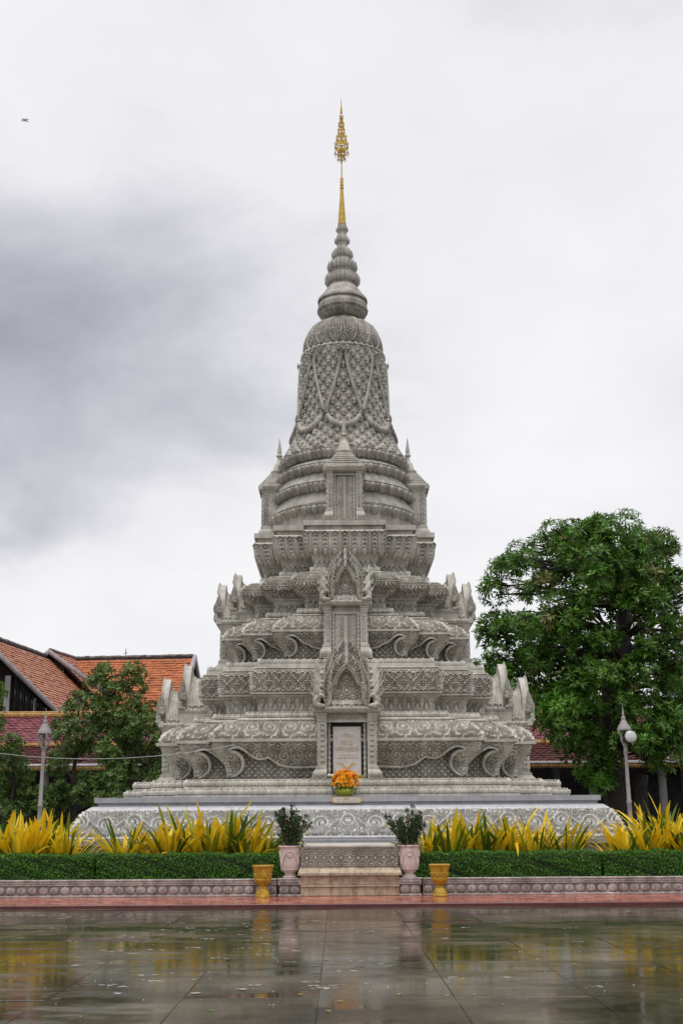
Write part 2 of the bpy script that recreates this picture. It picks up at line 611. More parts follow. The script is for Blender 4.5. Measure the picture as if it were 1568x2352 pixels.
def p_damask(u, v, L):
    p = 0.93 * L
    x = fr(u / p) - 0.5
    y = v / L - 0.5
    r = np.hypot(x, y)
    th = np.arctan2(y, x)
    fl = sstep(0.5 + 0.5 * np.cos(8 * th) - (r - 0.10) * 5, 0.1, 0.5) * sstep(r, 0.26, 0.22)
    x2 = fr(u / p + 0.5) - 0.5
    r2 = np.hypot(x2, y * 0.95)
    th2 = np.arctan2(y, x2)
    kn = sstep(0.5 + 0.5 * np.cos(4 * th2) - (r2 - 0.05) * 6, 0.1, 0.5) * sstep(r2, 0.2, 0.16)
    ya = np.abs(y)
    cur = 0.5 + 0.5 * np.cos(TAU * (np.hypot(np.abs(x) - 0.25, ya - 0.30) / 0.12) - 1.0 * np.arctan2(ya - 0.30, np.abs(x) - 0.25))
    cur = sstep(cur, 0.3, 0.65) * sstep(np.hypot(np.abs(x) - 0.25, ya - 0.3), 0.24, 0.2)
    line = sstep(np.abs(np.abs(x) - ya), 0.045, 0.02) * 0.8
    drop = sstep(np.abs(x) + np.abs(ya - 0.40) * 0.8, 0.10, 0.05)
    return np.maximum.reduce([fl, kn, cur * 0.85, line, drop, drop * 0])


def p_lattice(u, v, L, p=0.18):
    a = fr((u + v) / p)
    b = fr((u - v) / p)
    e = np.minimum(np.minimum(a, 1 - a), np.minimum(b, 1 - b))
    tile = sstep(e, 0.05, 0.12)
    x, y = a - 0.5, b - 0.5
    r = np.hypot(x, y)
    th = np.arctan2(y, x)
    fl = sstep(0.26 + 0.12 * np.cos(4 * th), r - 0.03, r + 0.03)
    return tile * (0.62 + 0.38 * sstep(0.30 + 0.13 * np.cos(4 * th) - r, -0.04, 0.04))


def p_leaves(u, v, L, k=0.95):
    """a row of upright pointed leaves with shadowed gaps"""
    p = k * L
    t = np.clip(v / L, 0, 1)

    def leaf(x):
        wd = 0.5 * np.clip(1 - t, 0, 1) ** 0.55 * (0.82 + 0.35 * t)
        d = 1 - np.abs(x) / np.maximum(wd, 1e-3)
        rim = sstep(d, 0.0, 0.18)
        core = sstep(np.hypot(x / 0.2, (t - 0.33) / 0.3), 1.0, 0.75)
        groove = sstep(np.abs(np.hypot(x / 0.3, (t - 0.33) / 0.40) - 1), 0.22, 0.08)
        return rim * (0.8 + 0.2 * core - 0.55 * groove)
    h1 = leaf(fr(u / p) - 0.5)
    h2 = leaf(fr(u / p + 0.5) - 0.5) * 0.6
    return np.maximum(h1, h2)


def p_hang(u, v, L, k=0.62):
    p = k * L
    t = np.clip(v / L, 0, 1)
    x = np.abs(fr(u / p) - 0.5)
    w1 = 0.14 + 0.17 * np.sin(math.pi * np.clip((t - 0.30) / 0.7, 0, 1)) ** 0.8
    d1 = sstep(w1 - x, 0.0, 0.1)
    x2 = np.abs(fr(u / p + 0.5) - 0.5)
    w2 = 0.10 + 0.13 * np.sin(math.pi * np.clip(t / 0.55, 0, 1))
    d2 = sstep(w2 - x2, 0.0, 0.09) * 0.9
    ln = sstep(np.abs(x - 0.06), 0.03, 0.0) * d1 * 0.4
    return np.maximum(d1, d2) - ln


def p_petal_down(u, v, L, k=0.40):
    """broad hanging lotus petals with leafy filling and curled tips"""
    p = k * L
    t = np.clip(v / L, 0, 1)
    x = np.abs(fr(u / p) - 0.5)
    wd = 0.36 * np.sin(math.pi * np.clip(t * 0.78 + 0.16, 0, 1)) ** 0.7
    pet = sstep(wd - x, 0, 0.05)
    inn = sstep(wd * 0.62 - x, 0, 0.05)
    inn2 = sstep(wd * 0.40 - x, 0, 0.05)
    x2 = np.abs(fr(u / p + 0.5) - 0.5)
    lf = sstep(0.5 + 0.5 * np.cos(TAU * t * 6 + 9 * x2), 0.3, 0.7) * sstep(0.25 - x2, 0, 0.05)
    curl = sstep(np.hypot((fr(u / p * 2) - 0.5) * 0.5, (t - 0.95) * 1.4), 0.17, 0.1)
    low = sstep(np.hypot((fr(u / p * 1 + 0.5) - 0.5) * 0.9, (t - 0.10) * 1.3), 0.26, 0.16)
    return np.maximum.reduce([pet * (0.8 - 0.35 * inn + 0.5 * inn2), lf * 0.6, curl, low * 0.95])


def p_beads(u, v, L, k=0.9):
    p = k * L
    x = fr(u / p) - 0.5
    y = v / L - 0.5
    return np.sqrt(np.clip(1 - (x / 0.45) ** 2 - (y / 0.42) ** 2, 0, 1))


def p_fans(u, v, L):
    p = 1.5 * L
    x = fr(u / p) - 0.5
    y = v / L
    r = np.hypot(x * 1.5, y - 1.0)
    fan = sstep(0.5 + 0.5 * np.cos(TAU * r / 0.24), 0.3, 0.7)
    bob = sstep(0.5 + 0.5 * np.cos(TAU * u / (p * 0.2)) * np.cos(TAU * y * 3), 0.45, 0.7)
    return np.where(r < 0.8, fan * (0.7 + 0.3 * np.cos(24 * np.arctan2(x * 1.5, 1.001 - y))), bob * 0.8)


def p_cross(u, v, L, k=1.0):
    p = k * L
    x = fr(u / p) - 0.5
    y = v / L - 0.5
    d = sstep(np.abs(np.abs(x) - np.abs(y)), 0.13, 0.05)
    fl = sstep(np.hypot(np.abs(x) - 0.5, y), 0.22, 0.12)
    f2 = sstep(np.hypot(x, np.abs(y) - 0.42), 0.15, 0.08)
    return np.maximum.reduce([d, fl, f2])


def p_chev(u, v, L, w=0.2):
    t = fr((v - 1.1 * np.abs(u)) / 0.14)
    return np.maximum(sstep(np.abs(t - 0.5), 0.22, 0.1), sstep(np.hypot(np.abs(u) - 0.05, (fr(v / 0.14) - 0.5) * 0.14), 0.035, 0.02)) * sstep(np.abs(u), w / 2, w / 2 - 0.02)


def p_curls(u, v, L):
    """two rows of facing volutes (the panel below the shrine)"""
    p = 0.5 * L
    i = np.floor(u / p)
    x = (u / p - i - 0.5) * np.where(np.mod(i, 2) == 0, 1, -1)
    y = v / p
    j = np.floor(y)
    yy = (y - j - 0.5) * np.where(j == 0, 1, -1)
    r = np.hypot(x, yy)
    th = np.arctan2(yy, x)
    s = sstep(0.5 + 0.5 * np.cos(TAU * r / 0.22 - th), 0.25, 0.6) * sstep(r, 0.5, 0.46)
    kn = sstep(np.hypot(np.abs(x) - 0.5, np.abs(yy) - 0.5), 0.2, 0.12)
    return np.maximum(s, kn)


def rect_relief(mb, o, ux, uz, w, h, pat, depth, res=0.02, center=True):
    """carved rectangle: origin o = middle of its lower edge, ux/uz unit vectors"""
    ux, uz = np.array(ux, float), np.array(uz, float)
    n = np.cross(ux, uz)
    nu, nv = max(3, int(w / res) + 1), max(3, int(h / res) + 1)
    u = np.linspace(-w / 2, w / 2, nu)[:, None] * np.ones((1, nv))
    v = np.linspace(0, h, nv)[None, :] * np.ones((nu, 1))
    H = depth * pat(u, v, h)
    e = np.minimum(np.minimum(u + w / 2, w / 2 - u), np.minimum(v, h - v))
    H = H * sstep(e, 0, min(0.02, w / 8))
    P = np.array(o)[None, None] + u[..., None] * ux + v[..., None] * uz + H[..., None] * n
    mb.grid(P)


# ------------------------------------------------------------------ from the picture to metres
def el(y):
    return PITCH + math.atan((1176 - y) / FPX)


def axial(y, d):
    e_ = el(y)
    return d / math.cos(e_) * math.cos(e_ - PITCH)


def zat(y, d):
    return EYE + d * math.tan(el(y))


def wat(p, y, d):
    return p * axial(y, d) / FPX


def sq_half(p, y):
    """half width of a square block whose front corners show p px from the axis"""
    w_ = 1.0
    for _ in range(30):
        w_ = wat(p, y, DIST - w_)
    return w_


def cal():
    w1 = w2 = w3 = 1.0
    for _ in range(40):
        w1 = wat(94.6, 1199, DIST - w3)
        w2 = wat(164, 1209, DIST - w2)
        w3 = wat(207, 1229, DIST - w1)
    return w2 - w1, w3 - w2


RA, RB = cal()            # the two redents of the plan, the same on every storey


def lv(y, p):
    """row y where the front corner shows p px from the axis -> (half width of front face, height)"""
    w_ = 1.0
    for _ in range(30):
        w_ = wat(p, y, DIST - (w_ + RA + RB))
    return w_, zat(y, DIST - (w_ + RA + RB))


def seglist():
    """plan segments: (corner a, corner b, rotation k, normal axis, convex a, convex b, front?) corners as index pairs into (w1,w2,w3)"""
    S = []
    for k in range(4):
        S.append(((-1, 0, 2), (1, 0, 2), k, 'f', True, True))
        S.append(((1, 0, 2), (1, 0, 1), k, 's', True, False))
        S.append(((1, 0, 1), (1, 1, 1), k, 'f', False, True))
        S.append(((1, 1, 1), (1, 1, 0), k, 's', True, False))
        S.append(((1, 1, 0), (1, 2, 0), k, 'f', False, True))
    return S


SEGS = seglist()


def rot(k, x, y):
    for _ in range(k % 4):
        x, y = -y, x
    return x, y


def corner(c, k, w1):
    W = (w1, w1 + RA, w1 + RA + RB)
    sx, a, b = c
    return rot(k, sx * W[a], -W[b])


def nrm(k, t):
    return rot(k, *((0, -1) if t == 'f' else (1, 0)))


def is_front(k, i):
    return k in (0, 3) or (k == 1 and i == 0)


def band(mb, pts, pat=None, depth=0.04, res=0.022, lip=0.035, arg=None):
    """moulding of the redented plan; pts = (w1, z) from bottom to top"""
    if lip:
        pts = [(pts[0][0] - lip, pts[0][1])] + list(pts) + [(pts[-1][0] - lip, pts[-1][1])]
    pr = np.array(pts, float)
    for si, (ca, cb, k, t, va, vb) in enumerate(SEGS):
        n = nrm(k, t)
        if pat is None or not is_front(k, si % 5):
            P = np.zeros((2, len(pr), 3))
            for j, (w_, z_) in enumerate(pr):
                P[0, j] = (*corner(ca, k, w_), z_)
                P[1, j] = (*corner(cb, k, w_), z_)
            mb.grid(P)
            continue
        rs = res * (1.0 if k == 0 or (k == 3 and si % 5 in (2, 4)) or t == 's' else 1.5)
        body = pr[1:-1] if lip else pr
        d = np.concatenate([[0], np.cumsum(np.hypot(*np.diff(body, axis=0).T))])
        Lt = d[-1]
        nv = max(4, int(Lt / rs) + 1)
        vv = np.linspace(0, Lt, nv)
        ww = np.interp(vv, d, body[:, 0])
        zz_ = np.interp(vv, d, body[:, 1])
        tw = np.gradient(ww, vv)
        tz = np.gradient(zz_, vv)
        ln_ = np.hypot(tw, tz)
        nh, nz = tz / ln_, -tw / ln_
        A = np.array([corner(ca, k, w_) for w_ in ww])
        B = np.array([corner(cb, k, w_) for w_ in ww])
        length = np.hypot(*(B[nv // 2] - A[nv // 2]))
        nu = max(3, int(length / rs) + 1)
        tt = np.linspace(0, 1, nu)
        P = np.zeros((nu, nv, 3))
        P[..., 0] = A[None, :, 0] + (B - A)[None, :, 0] * tt[:, None]
        P[..., 1] = A[None, :, 1] + (B - A)[None, :, 1] * tt[:, None]
        P[..., 2] = zz_[None, :]
        ulen = np.hypot(*(B - A).T)
        U = (tt[:, None] - 0.5) * ulen[None, :]
        Vv = np.repeat(vv[None, :], nu, 0)
        H = depth * pat(U, Vv, Lt)
        e_ = np.minimum(np.minimum(tt[:, None] * ulen, (1 - tt[:, None]) * ulen), np.minimum(Vv, Lt - Vv) * 1.5)
        H = H * sstep(e_, 0, 0.025)
        P[..., 0] += H * n[0] * nh[None]
        P[..., 1] += H * n[1] * nh[None]
        P[..., 2] += H * nz[None]
        mb.grid(P)
        if lip:
            for j0, j1, row in ((0, 1, 0), (len(pr) - 1, len(pr) - 2, -1)):
                Q = np.zeros((2, 2, 3))
                for a_, (w_, z_) in enumerate((pr[j0], pr[j1])):
                    Q[0, a_] = (*corner(ca, k, w_), z_)
                    Q[1, a_] = (*corner(cb, k, w_), z_)
                mb.grid(Q if row == 0 else Q[:, ::-1])


def crest(mb, w1, z, h, p, th=0.06, lean=0.0):
    """free-standing pointed leaves along the upper edge of a storey"""
    out = [(-0.40, 0), (-0.46, 0.30), (-0.34, 0.58), (-0.14, 0.76), (0, 1.0), (0.14, 0.76), (0.34, 0.58), (0.46, 0.30), (0.40, 0)]
    for si, (ca, cb, k, t, va, vb) in enumerate(SEGS):
        if not is_front(k, si % 5):
            continue
        n = Vector((*nrm(k, t), 0))
        a = Vector((*corner(ca, k, w1), z))
        b = Vector((*corner(cb, k, w1), z))
        ln_ = (b - a).length
        m = max(1, round(ln_ / p))
        ux = (b - a).normalized()
        for i in range(m):
            c = a + ux * ((i + 0.5) * ln_ / m)
            V = [c + ux * (x * ln_ / m * 0.98) + Vector((0, 0, zz_ * h)) - n * th for x, zz_ in out]
            F = [c + ux * (x * ln_ / m * 0.98) + Vector((0, 0, zz_ * h)) - n * 0.012 for x, zz_ in out]
            G = [c + ux * (x * 0.55 * ln_ / m) + Vector((0, 0, 0.06 * h + zz_ * h * 0.72)) + n * 0.02 for x, zz_ in out]
            q = len(out)
            fs = []
            for s_ in range(q - 1):
                fs.append((s_, s_ + 1, q + s_ + 1, q + s_))
                fs.append((q + s_, q + s_ + 1, 2 * q + s_ + 1, 2 * q + s_))
            mb.add([tuple(v) for v in V + F + G], fs)
            mb.add([tuple(v) for v in G], [list(range(q))])
            mb.add([tuple(v) for v in V], [list(range(q))[::-1]])


# ------------------------------------------------------------------ the stupa
stupa = thing('stupa', 'tall carved grey stone stupa with stepped tiers, bell and gilded spire', 'stupa')
ST = M['stone']


def part(name, mb, m=None, parent=None, smooth=35):
    return mb.build(name, m or ST, parent or stupa, smooth)


def sband(name, pts, pat=None, depth=0.04, m=None, res=0.022, smooth=None, lip=0.035):
    mb = MB()
    band(mb, [lv(*q) for q in pts], pat, depth, res, lip)
    return part(name, mb, m, smooth=smooth or (50 if pat else 30))


# --- square plinth
plinth_pts = [  # y, half px, of the square base from bottom to top
    (1985, 660), (1952, 660), (1951, 655), (1941, 655), (1940, 668), (1929, 668), (1928, 657), (1919, 654), (1918, 652)]
PW = sq_half(652, 1918)


def sqband(mb, pts, pat=None, depth=0.05, res=0.025):
    """pts (w, z) on a square plan, front, left and right carved, back plain"""
    body = np.array(pts, float)
    d = np.concatenate([[0], np.cumsum(np.hypot(*np.diff(body, axis=0).T))])
    for k in range(4):
        n = rot(k, 0, -1)
        if pat is None or k == 2:
            P = np.zeros((2, len(body), 3))
            for j, (w_, z_) in enumerate(body):
                P[0, j] = (*rot(k, -w_, -w_), z_)
                P[1, j] = (*rot(k, w_, -w_), z_)
            mb.grid(P)
            continue
        rs = res if k == 0 else res * 2
        Lt = d[-1]
        nv = int(Lt / rs) + 2
        vv = np.linspace(0, Lt, nv)
        ww = np.interp(vv, d, body[:, 0])
        zz_ = np.interp(vv, d, body[:, 1])
        tw, tz = np.gradient(ww, vv), np.gradient(zz_, vv)
        ln_ = np.hypot(tw, tz)
        nh, nz = tz / ln_, -tw / ln_
        nu = int(2 * ww.max() / rs)
        tt = np.linspace(-1, 1, nu)
        U = tt[:, None] * ww[None]
        Vv = np.repeat(vv[None], nu, 0)
        H = depth * pat(U, Vv, Lt)
        e_ = np.minimum(ww[None] - np.abs(U), np.minimum(Vv, Lt - Vv) * 1.5)
        H *= sstep(e_, 0, 0.03)
        X = U
        Y = -(ww[None] + H * nh[None])
        P = np.zeros((nu, nv, 3))
        x_, y_ = X, Y
        for _ in range(k):
            x_, y_ = -y_, x_
        P[..., 0], P[..., 1] = x_, y_
        P[..., 2] = zz_[None] + H * nz[None]
        mb.grid(P)


def sqlv(y, p):
    w_ = sq_half(p, y)
    return w_, zat(y, DIST - w_)


mb = MB()
low = [sqlv(*q) for q in plinth_pts[2:]]
low = [(low[0][0] - 0.02, 0.30), (low[0][0] - 0.02, low[0][1])] + low
sqband(mb, low)
part('plinth_foot', mb, M['stone_blue'])
bl = sqlv(1927, 655)
bt = sqlv(1919, 655)
mb = MB()
sqband(mb, [(bl[0] + 0.012, bl[1] + 0.01), (bl[0] + 0.012, bt[1] - 0.01)], p_beads, 0.04, 0.016)
part('bead_moulding', mb, M['stone_white'])
og = [sqlv(*q) for q in ((1918, 650), (1914, 646), (1905, 633), (1893, 623), (1881, 615), (1870, 608), (1863, 602))]
mb = MB()
sqband(mb, og, lambda u, v, L: p_foliage(u, v, L, 1.1), 0.12, 0.016)
part('scroll_relief', mb, M['stone_white'], smooth=60)
mb = MB()
tl = [sqlv(*q) for q in ((1862.6, 601), (1857, 600))]
sqband(mb, tl, lambda u, v, L: p_scroll(u, v, L, 1.3), 0.03, 0.018)
part('leaf_moulding', mb, M['stone_white'])
mb = MB()
up = [sqlv(*q) for q in ((1857, 598), (1855, 596), (1850, 586), (1849, 572), (1845, 571.5), (1843, 574), (1841.5, 576), (1841, 581), (1829.3, 581))]
up.append((3.0, up[-1][1]))
sqband(mb, up)
part('plinth_slab', mb, M['stone_blue'])

# --- redented core behind every carved band
core = [(1831, 385), (1823, 385), (1822, 384), (1810, 384), (1809.6, 366), (1804, 366), (1803, 360), (1788.5, 356), (1788, 256), (1700, 256), (1699, 300),
        (1694, 306), (1663, 262), (1660, 250), (1648, 244), (1647.5, 222), (1634, 220), (1633, 192), (1605, 194), (1601, 204), (1594, 206),
        (1592, 210), (1537, 210), (1535, 204), (1530, 196), (1514, 196), (1513, 121), (1448, 121), (1447, 155), (1444, 158),
        (1421, 128), (1416, 116), (1410, 113), (1409, 102), (1397, 100), (1396, 83), (1378, 83), (1376, 86), (1366, 95), (1355, 99), (1336, 116), (1332, 116),
        (1321, 100), (1313.5, 96), (1312.5, 74), (1304, 73), (1303, 63), (1287, 64), (1283, 69), (1272, 71), (1265, 74), (1250, 78), (1217, 84), (1207, 84),
        (1205.8, 90), (1195, 90)]
mb = MB()
cp = [lv(*q) for q in core]
band(mb, cp, None, lip=0)
TOPZ = lv(1194, 94.6)[1]
part('tier_core', mb, smooth=20)

lf = p_leaves
sband('plain_course', [(1829.6, 395), (1824, 395)])
sband('lotus_leaf_row', [(1823.6, 391), (1815, 392), (1810, 387)], lf, 0.075, res=0.016)
sband('plain_course', [(1809.7, 375), (1805, 375)])
sband('lotus_leaf_row', [(1804.5, 370), (1796, 371), (1789.3, 366)], lf, 0.075, res=0.016)
sband('lattice_wall', [(1788.3, 259), (1701, 259)], p_lattice, 0.085, res=0.016)
sband('eave_fascia', [(1702, 320), (1695, 320)])
sband('carved_eave', [(1695, 313), (1688, 308), (1680, 300), (1670, 286), (1662.8, 271)], lambda u, v, L: p_scroll(u, v, L, 0.85), 0.12, res=0.02, smooth=60)
sband('plain_course', [(1662.5, 263), (1659.3, 262)])
sband('dentil_moulding', [(1659, 253), (1656, 253)])
sband('dentil_moulding', [(1655.8, 250), (1649, 250)], p_beads, 0.05, res=0.015)
sband('lotus_leaf_row', [(1647.4, 229), (1640, 230), (1633.8, 227)], lf, 0.07, res=0.016)
sband('hanging_petal_frieze', [(1632.5, 199), (1626, 197), (1614, 197), (1606, 201), (1602.3, 206)], p_hang, 0.08, res=0.018)
sband('plain_course', [(1601.8, 210), (1600, 211)])
sband('dentil_moulding', [(1599.8, 210), (1594.2, 213)], p_beads, 0.045, res=0.015)
sband('plain_course', [(1593.5, 216), (1592.8, 219.5), (1588.3, 219.5)])
sband('diamond_flower_frieze', [(1588, 216.5), (1540.3, 216.5)], p_damask, 0.085, res=0.018)
sband('plain_course', [(1540, 219), (1536.6, 219)])
sband('dentil_moulding', [(1536.3, 211), (1530.7, 210)], p_beads, 0.045, res=0.015)
sband('plain_course', [(1530.4, 204), (1523, 203)])
mb = MB()
a_ = lv(1523, 201.5)
crest(mb, a_[0], a_[1], zat(1512, DIST - a_[0] - RA - RB) - a_[1] + 0.02, 0.20)
part('crest', mb)
sband('lattice_wall', [(1513.5, 124), (1449, 124)], p_lattice, 0.085, res=0.016)
sband('eave_fascia', [(1449.8, 170), (1445, 170)])
sband('carved_eave', [(1445, 165), (1440, 161.5), (1434, 155.5), (1427, 146.5), (1421, 134.5)], lambda u, v, L: p_scroll(u, v, L, 0.9), 0.11, res=0.02, smooth=60)
sband('plain_course', [(1420.6, 131), (1415.5, 127)])
sband('dentil_moulding', [(1415.2, 120), (1410, 119)], p_beads, 0.045, res=0.015)
sband('lotus_leaf_row', [(1408.4, 107), (1402, 108), (1396.8, 106)], lf, 0.07, res=0.016)
sband('hanging_petal_frieze', [(1396, 88.5), (1388, 86), (1382, 87), (1377, 92)], p_hang, 0.075, res=0.018)
sband('plain_course', [(1376.5, 92), (1372.5, 92.5)])
sband('dentil_moulding', [(1372, 92), (1369, 95)], p_beads, 0.04, res=0.015)
sband('plain_course', [(1368.6, 97), (1365.2, 98.5)])
sband('dentil_moulding', [(1365, 98), (1362, 100)], p_beads, 0.04, res=0.015)
sband('carved_cove', [(1361.5, 102), (1354, 105), (1345, 112), (1335.2, 123)], p_fans, 0.11, res=0.018, smooth=60)
sband('eave_fascia', [(1335, 125), (1333, 125)])
sband('carved_eave', [(1332.8, 123.5), (1329, 121), (1324, 115), (1320.8, 107)], p_fans, 0.09, res=0.018, smooth=60)
sband('plain_course', [(1320.6, 104), (1317, 102.5)])
sband('dentil_moulding', [(1316.8, 102), (1313.6, 101)], p_beads, 0.04, res=0.015)
sband('lotus_leaf_row', [(1313, 80), (1310, 80)])
mb = MB()
a_ = lv(1310.5, 79.5)
crest(mb, a_[0], a_[1], 0.14, 0.18)
part('crest', mb)
sband('hanging_petal_frieze', [(1303.4, 68), (1296, 66), (1290, 67), (1286.4, 71)], p_hang, 0.075, res=0.018)
sband('plain_course', [(1286, 72), (1283.2, 74)])
sband('dentil_moulding', [(1283, 73.5), (1278, 74)], p_beads, 0.04, res=0.015)
sband('plain_course', [(1277.6, 76), (1272, 79)])
sband('lotus_petal_cornice', [(1271, 76), (1266, 81), (1258, 85), (1246, 88), (1232, 89.5), (1222, 91), (1216.3, 94)], p_petal_down, 0.10, res=0.017, smooth=60)
sband('plain_course', [(1216, 87), (1206.4, 87)])
mb = MB()
a_, b_ = lv(1205.6, 94.6), lv(1194, 94.6)
band(mb, [a_, b_, (0.2, b_[1] + 0.001)], None, lip=0)
band(mb, [(a_[0] - 0.15, a_[1]), a_], None, lip=0)
part('cornice_slab', mb, smooth=20)


# --- curled brackets and aprons under the two lower eaves
def interp_pts(pts):
    p = np.array(pts, float)
    return lambda x: np.interp(x, p[:, 0], p[:, 1])


S_prof = interp_pts([(0, 1.0), (0.10, 0.97), (0.22, 0.84), (0.40, 0.53), (0.56, 0.20), (0.70, 0.08), (0.85, 0.02), (1.0, 0.0)])
rope2A = [(0.46, 0.262), (0.50, 0.21), (0.56, 0.18), (0.66, 0.16), (0.76, 0.165), (0.92, 0.245), (1.143, 0.414), (1.25, 0.462), (1.343, 0.48), (1.46, 0.465), (1.586, 0.43), (1.72, 0.52), (1.914, 0.643), (2.1, 0.69), (2.34, 0.715), (2.83, 0.70), (4, 0.70)]
rope2B = rope2A[:9] + [(1.5, 0.57), (1.75, 0.64), (2.1, 0.67), (4, 0.67)]
rope1 = [(0.27, 0.56), (0.29, 0.64), (0.33, 0.72), (0.41, 0.814), (0.53, 0.855), (0.64, 0.857), (0.74, 0.83), (0.81, 0.785), (0.90, 0.68), (0.95, 0.57), (0.975, 0.50)]


def brackets(y_top, p_top, y_bot, p_bot, rope2, name):
    wt, zt = lv(y_top, p_top)
    wb, zb = lv(y_bot, p_bot)
    Hh = zt - zb
    over = wt - wb
    c2 = interp_pts(rope2)
    r1 = interp_pts(rope1)
    mesh_b, mesh_r = MB(), MB()
    nv = 56
    tv = np.linspace(0, 1, nv)
    wv = wb + over * S_prof(tv)
    zv = zt - tv * Hh
    for si, (ca, cb, k, t, va, vb) in enumerate(SEGS):
        if not is_front(k, si % 5):
            continue
        n = nrm(k, t)
        A = np.array([corner(ca, k, w_) for w_ in wv])
        B = np.array([corner(cb, k, w_) for w_ in wv])
        ax = np.sign(B[0] - A[0])
        ai = 0 if abs((B - A)[0, 0]) > abs((B - A)[0, 1]) else 1
        sg = ax[ai]
        la, lb = A[:, ai] * sg, B[:, ai] * sg          # ends along the face, growing from a to b
        s0, s1 = la.min(), lb.max()
        nu = int((s1 - s0) / 0.02) + 2
        sl = np.linspace(s0, s1, nu)
        X = np.clip(sl[:, None], la[None], lb[None])
        other = A[:, 1 - ai]

        def dist(sv):
            da = (sv - la[0]) / Hh
            db = (lb[0] - sv) / Hh
            return np.minimum(da, db) if (va and vb) else (da if va else db)
        SS = dist(sl)[:, None] * np.ones((1, nv))
        TT = tv[None] * np.ones((nu, 1))
        keep = (SS < 0.5) & (TT < 0.99) | (TT < c2(SS)) | ((TT > 0.26) & (TT < 0.98) & (SS < r1(TT)))
        H = 0.10 * p_scroll((SS - 0.15) * Hh, fr((1.0 - TT) / 0.40) * Hh * 0.40, Hh * 0.40, 0.95) * sstep(TT, 0, 0.05)
        H = H * (1 - 0.5 * (SS < 0.45))
        # toes of the bracket: overlapping leaf ribs along the corner
        H = np.where((SS < 0.30) & (TT < 0.42), 0.035 * sstep(0.5 + 0.5 * np.cos(TT * 75 + 20 * SS), 0.2, 0.7), H)
        P = np.zeros((nu, nv, 3))
        H = H * sstep(np.minimum(X - la[None], lb[None] - X), 0.0, 0.035)
        P[..., ai] = X * sg
        P[..., 1 - ai] = other[None] + H * n[1 - ai]
        P[..., 2] = zv[None]
        kc = keep[:-1, :-1] & keep[1:, 1:] & keep[:-1, 1:] & keep[1:, :-1]
        ok = (X[1:, :-1] - X[:-1, :-1] + X[1:, 1:] - X[:-1, 1:]) > 1e-6
        mesh_b.grid(P, kc & ok)

        def sp(s_, t_, off, end):
            w_ = wb + over * float(S_prof(t_))
            a = corner(ca, k, w_)[ai] * sg
            b = corner(cb, k, w_)[ai] * sg
            x_ = (la[0] + s_ * Hh) if end == 0 else (lb[0] - s_ * Hh)
            x_ = min(max(x_, a + 0.01), b - 0.01)
            v = [0, 0, zt - t_ * Hh]
            v[ai] = x_ * sg
            v[1 - ai] = corner(ca, k, w_)[1 - ai] + n[1 - ai] * (off + 0.05)
            return v
        span = (lb[0] - la[0]) / Hh
        for end, ok_ in ((0, va), (1, vb)):
            if not ok_:
                continue
            lim = span / 2 if (va and vb) else span + 0.55
            pts = []
            for i in range(len(rope2) - 1):
                for f_ in (0, 0.33, 0.67):
                    s_ = rope2[i][0] + f_ * (rope2[i + 1][0] - rope2[i][0])
                    if s_ < lim:
                        pts.append(sp(s_, float(c2(s_)), 0.03, end))
            if len(pts) > 2:
                mesh_r.tube(pts, [0.036 * Hh ** 0.5] * len(pts), 7)
            pts = []
            for i in range(len(rope1) - 1):
                for f_ in (0, 0.5):
                    t_ = rope1[i][0] + f_ * (rope1[i + 1][0] - rope1[i][0])
                    pts.append(sp(float(r1(t_)), t_, 0.035, end))
            pts.insert(0, sp(0.50, 0.285, 0.03, end))
            mesh_r.tube(pts, [0.05 * Hh ** 0.5 * (0.6 + 0.5 * math.sin(math.pi * min(1, 0.15 + i / len(pts)))) for i in range(len(pts))], 8)
    b = part(name, mesh_b, smooth=60)
    part('scroll_edge', mesh_r, parent=b, smooth=60)


brackets(1702.3, 308, 1786, 268, rope2A, 'curled_bracket_apron')
brackets(1450, 162.5, 1511, 132, rope2B, 'curled_bracket_apron')


# --- flames and leaves used all over the carving
FL = [(-0.02, 0.30, 0.5), (0.14, 0.50, 0.9), (0.32, 0.52, 1.0), (0.52, 0.40, 0.85), (0.72, 0.26, 0.6), (0.88, 0.12, 0.35), (1.0, 0.02, 0.1)]


def flame3(mb, o, up, out, Ln, wd, bend=0.2, h=0.05, curl=0.0, back=False):
    """a pointed curling leaf: o base, up its axis, out the way it faces"""
    up, out = np.array(up, float), np.array(out, float)
    up /= np.linalg.norm(up)
    sd = np.cross(up, out)
    sd /= np.linalg.norm(sd)
    P = np.zeros((3, len(FL), 3))
    for i, (t, w_, hh) in enumerate(FL):
        c = np.array(o) + up * (t * Ln) + sd * (bend * Ln * t * t) + out * (curl * Ln * t * t)
        P[0, i] = c - sd * (w_ * wd)
        P[1, i] = c + out * (h * hh) + sd * (0.1 * wd)
        P[2, i] = c + sd * (w_ * wd)
    mb.grid(P)
    if back:
        Q = P[::-1].copy()
        Q[1] -= out * (2 * h * np.array([f[2] for f in FL]))[:, None]
        mb.grid(Q)


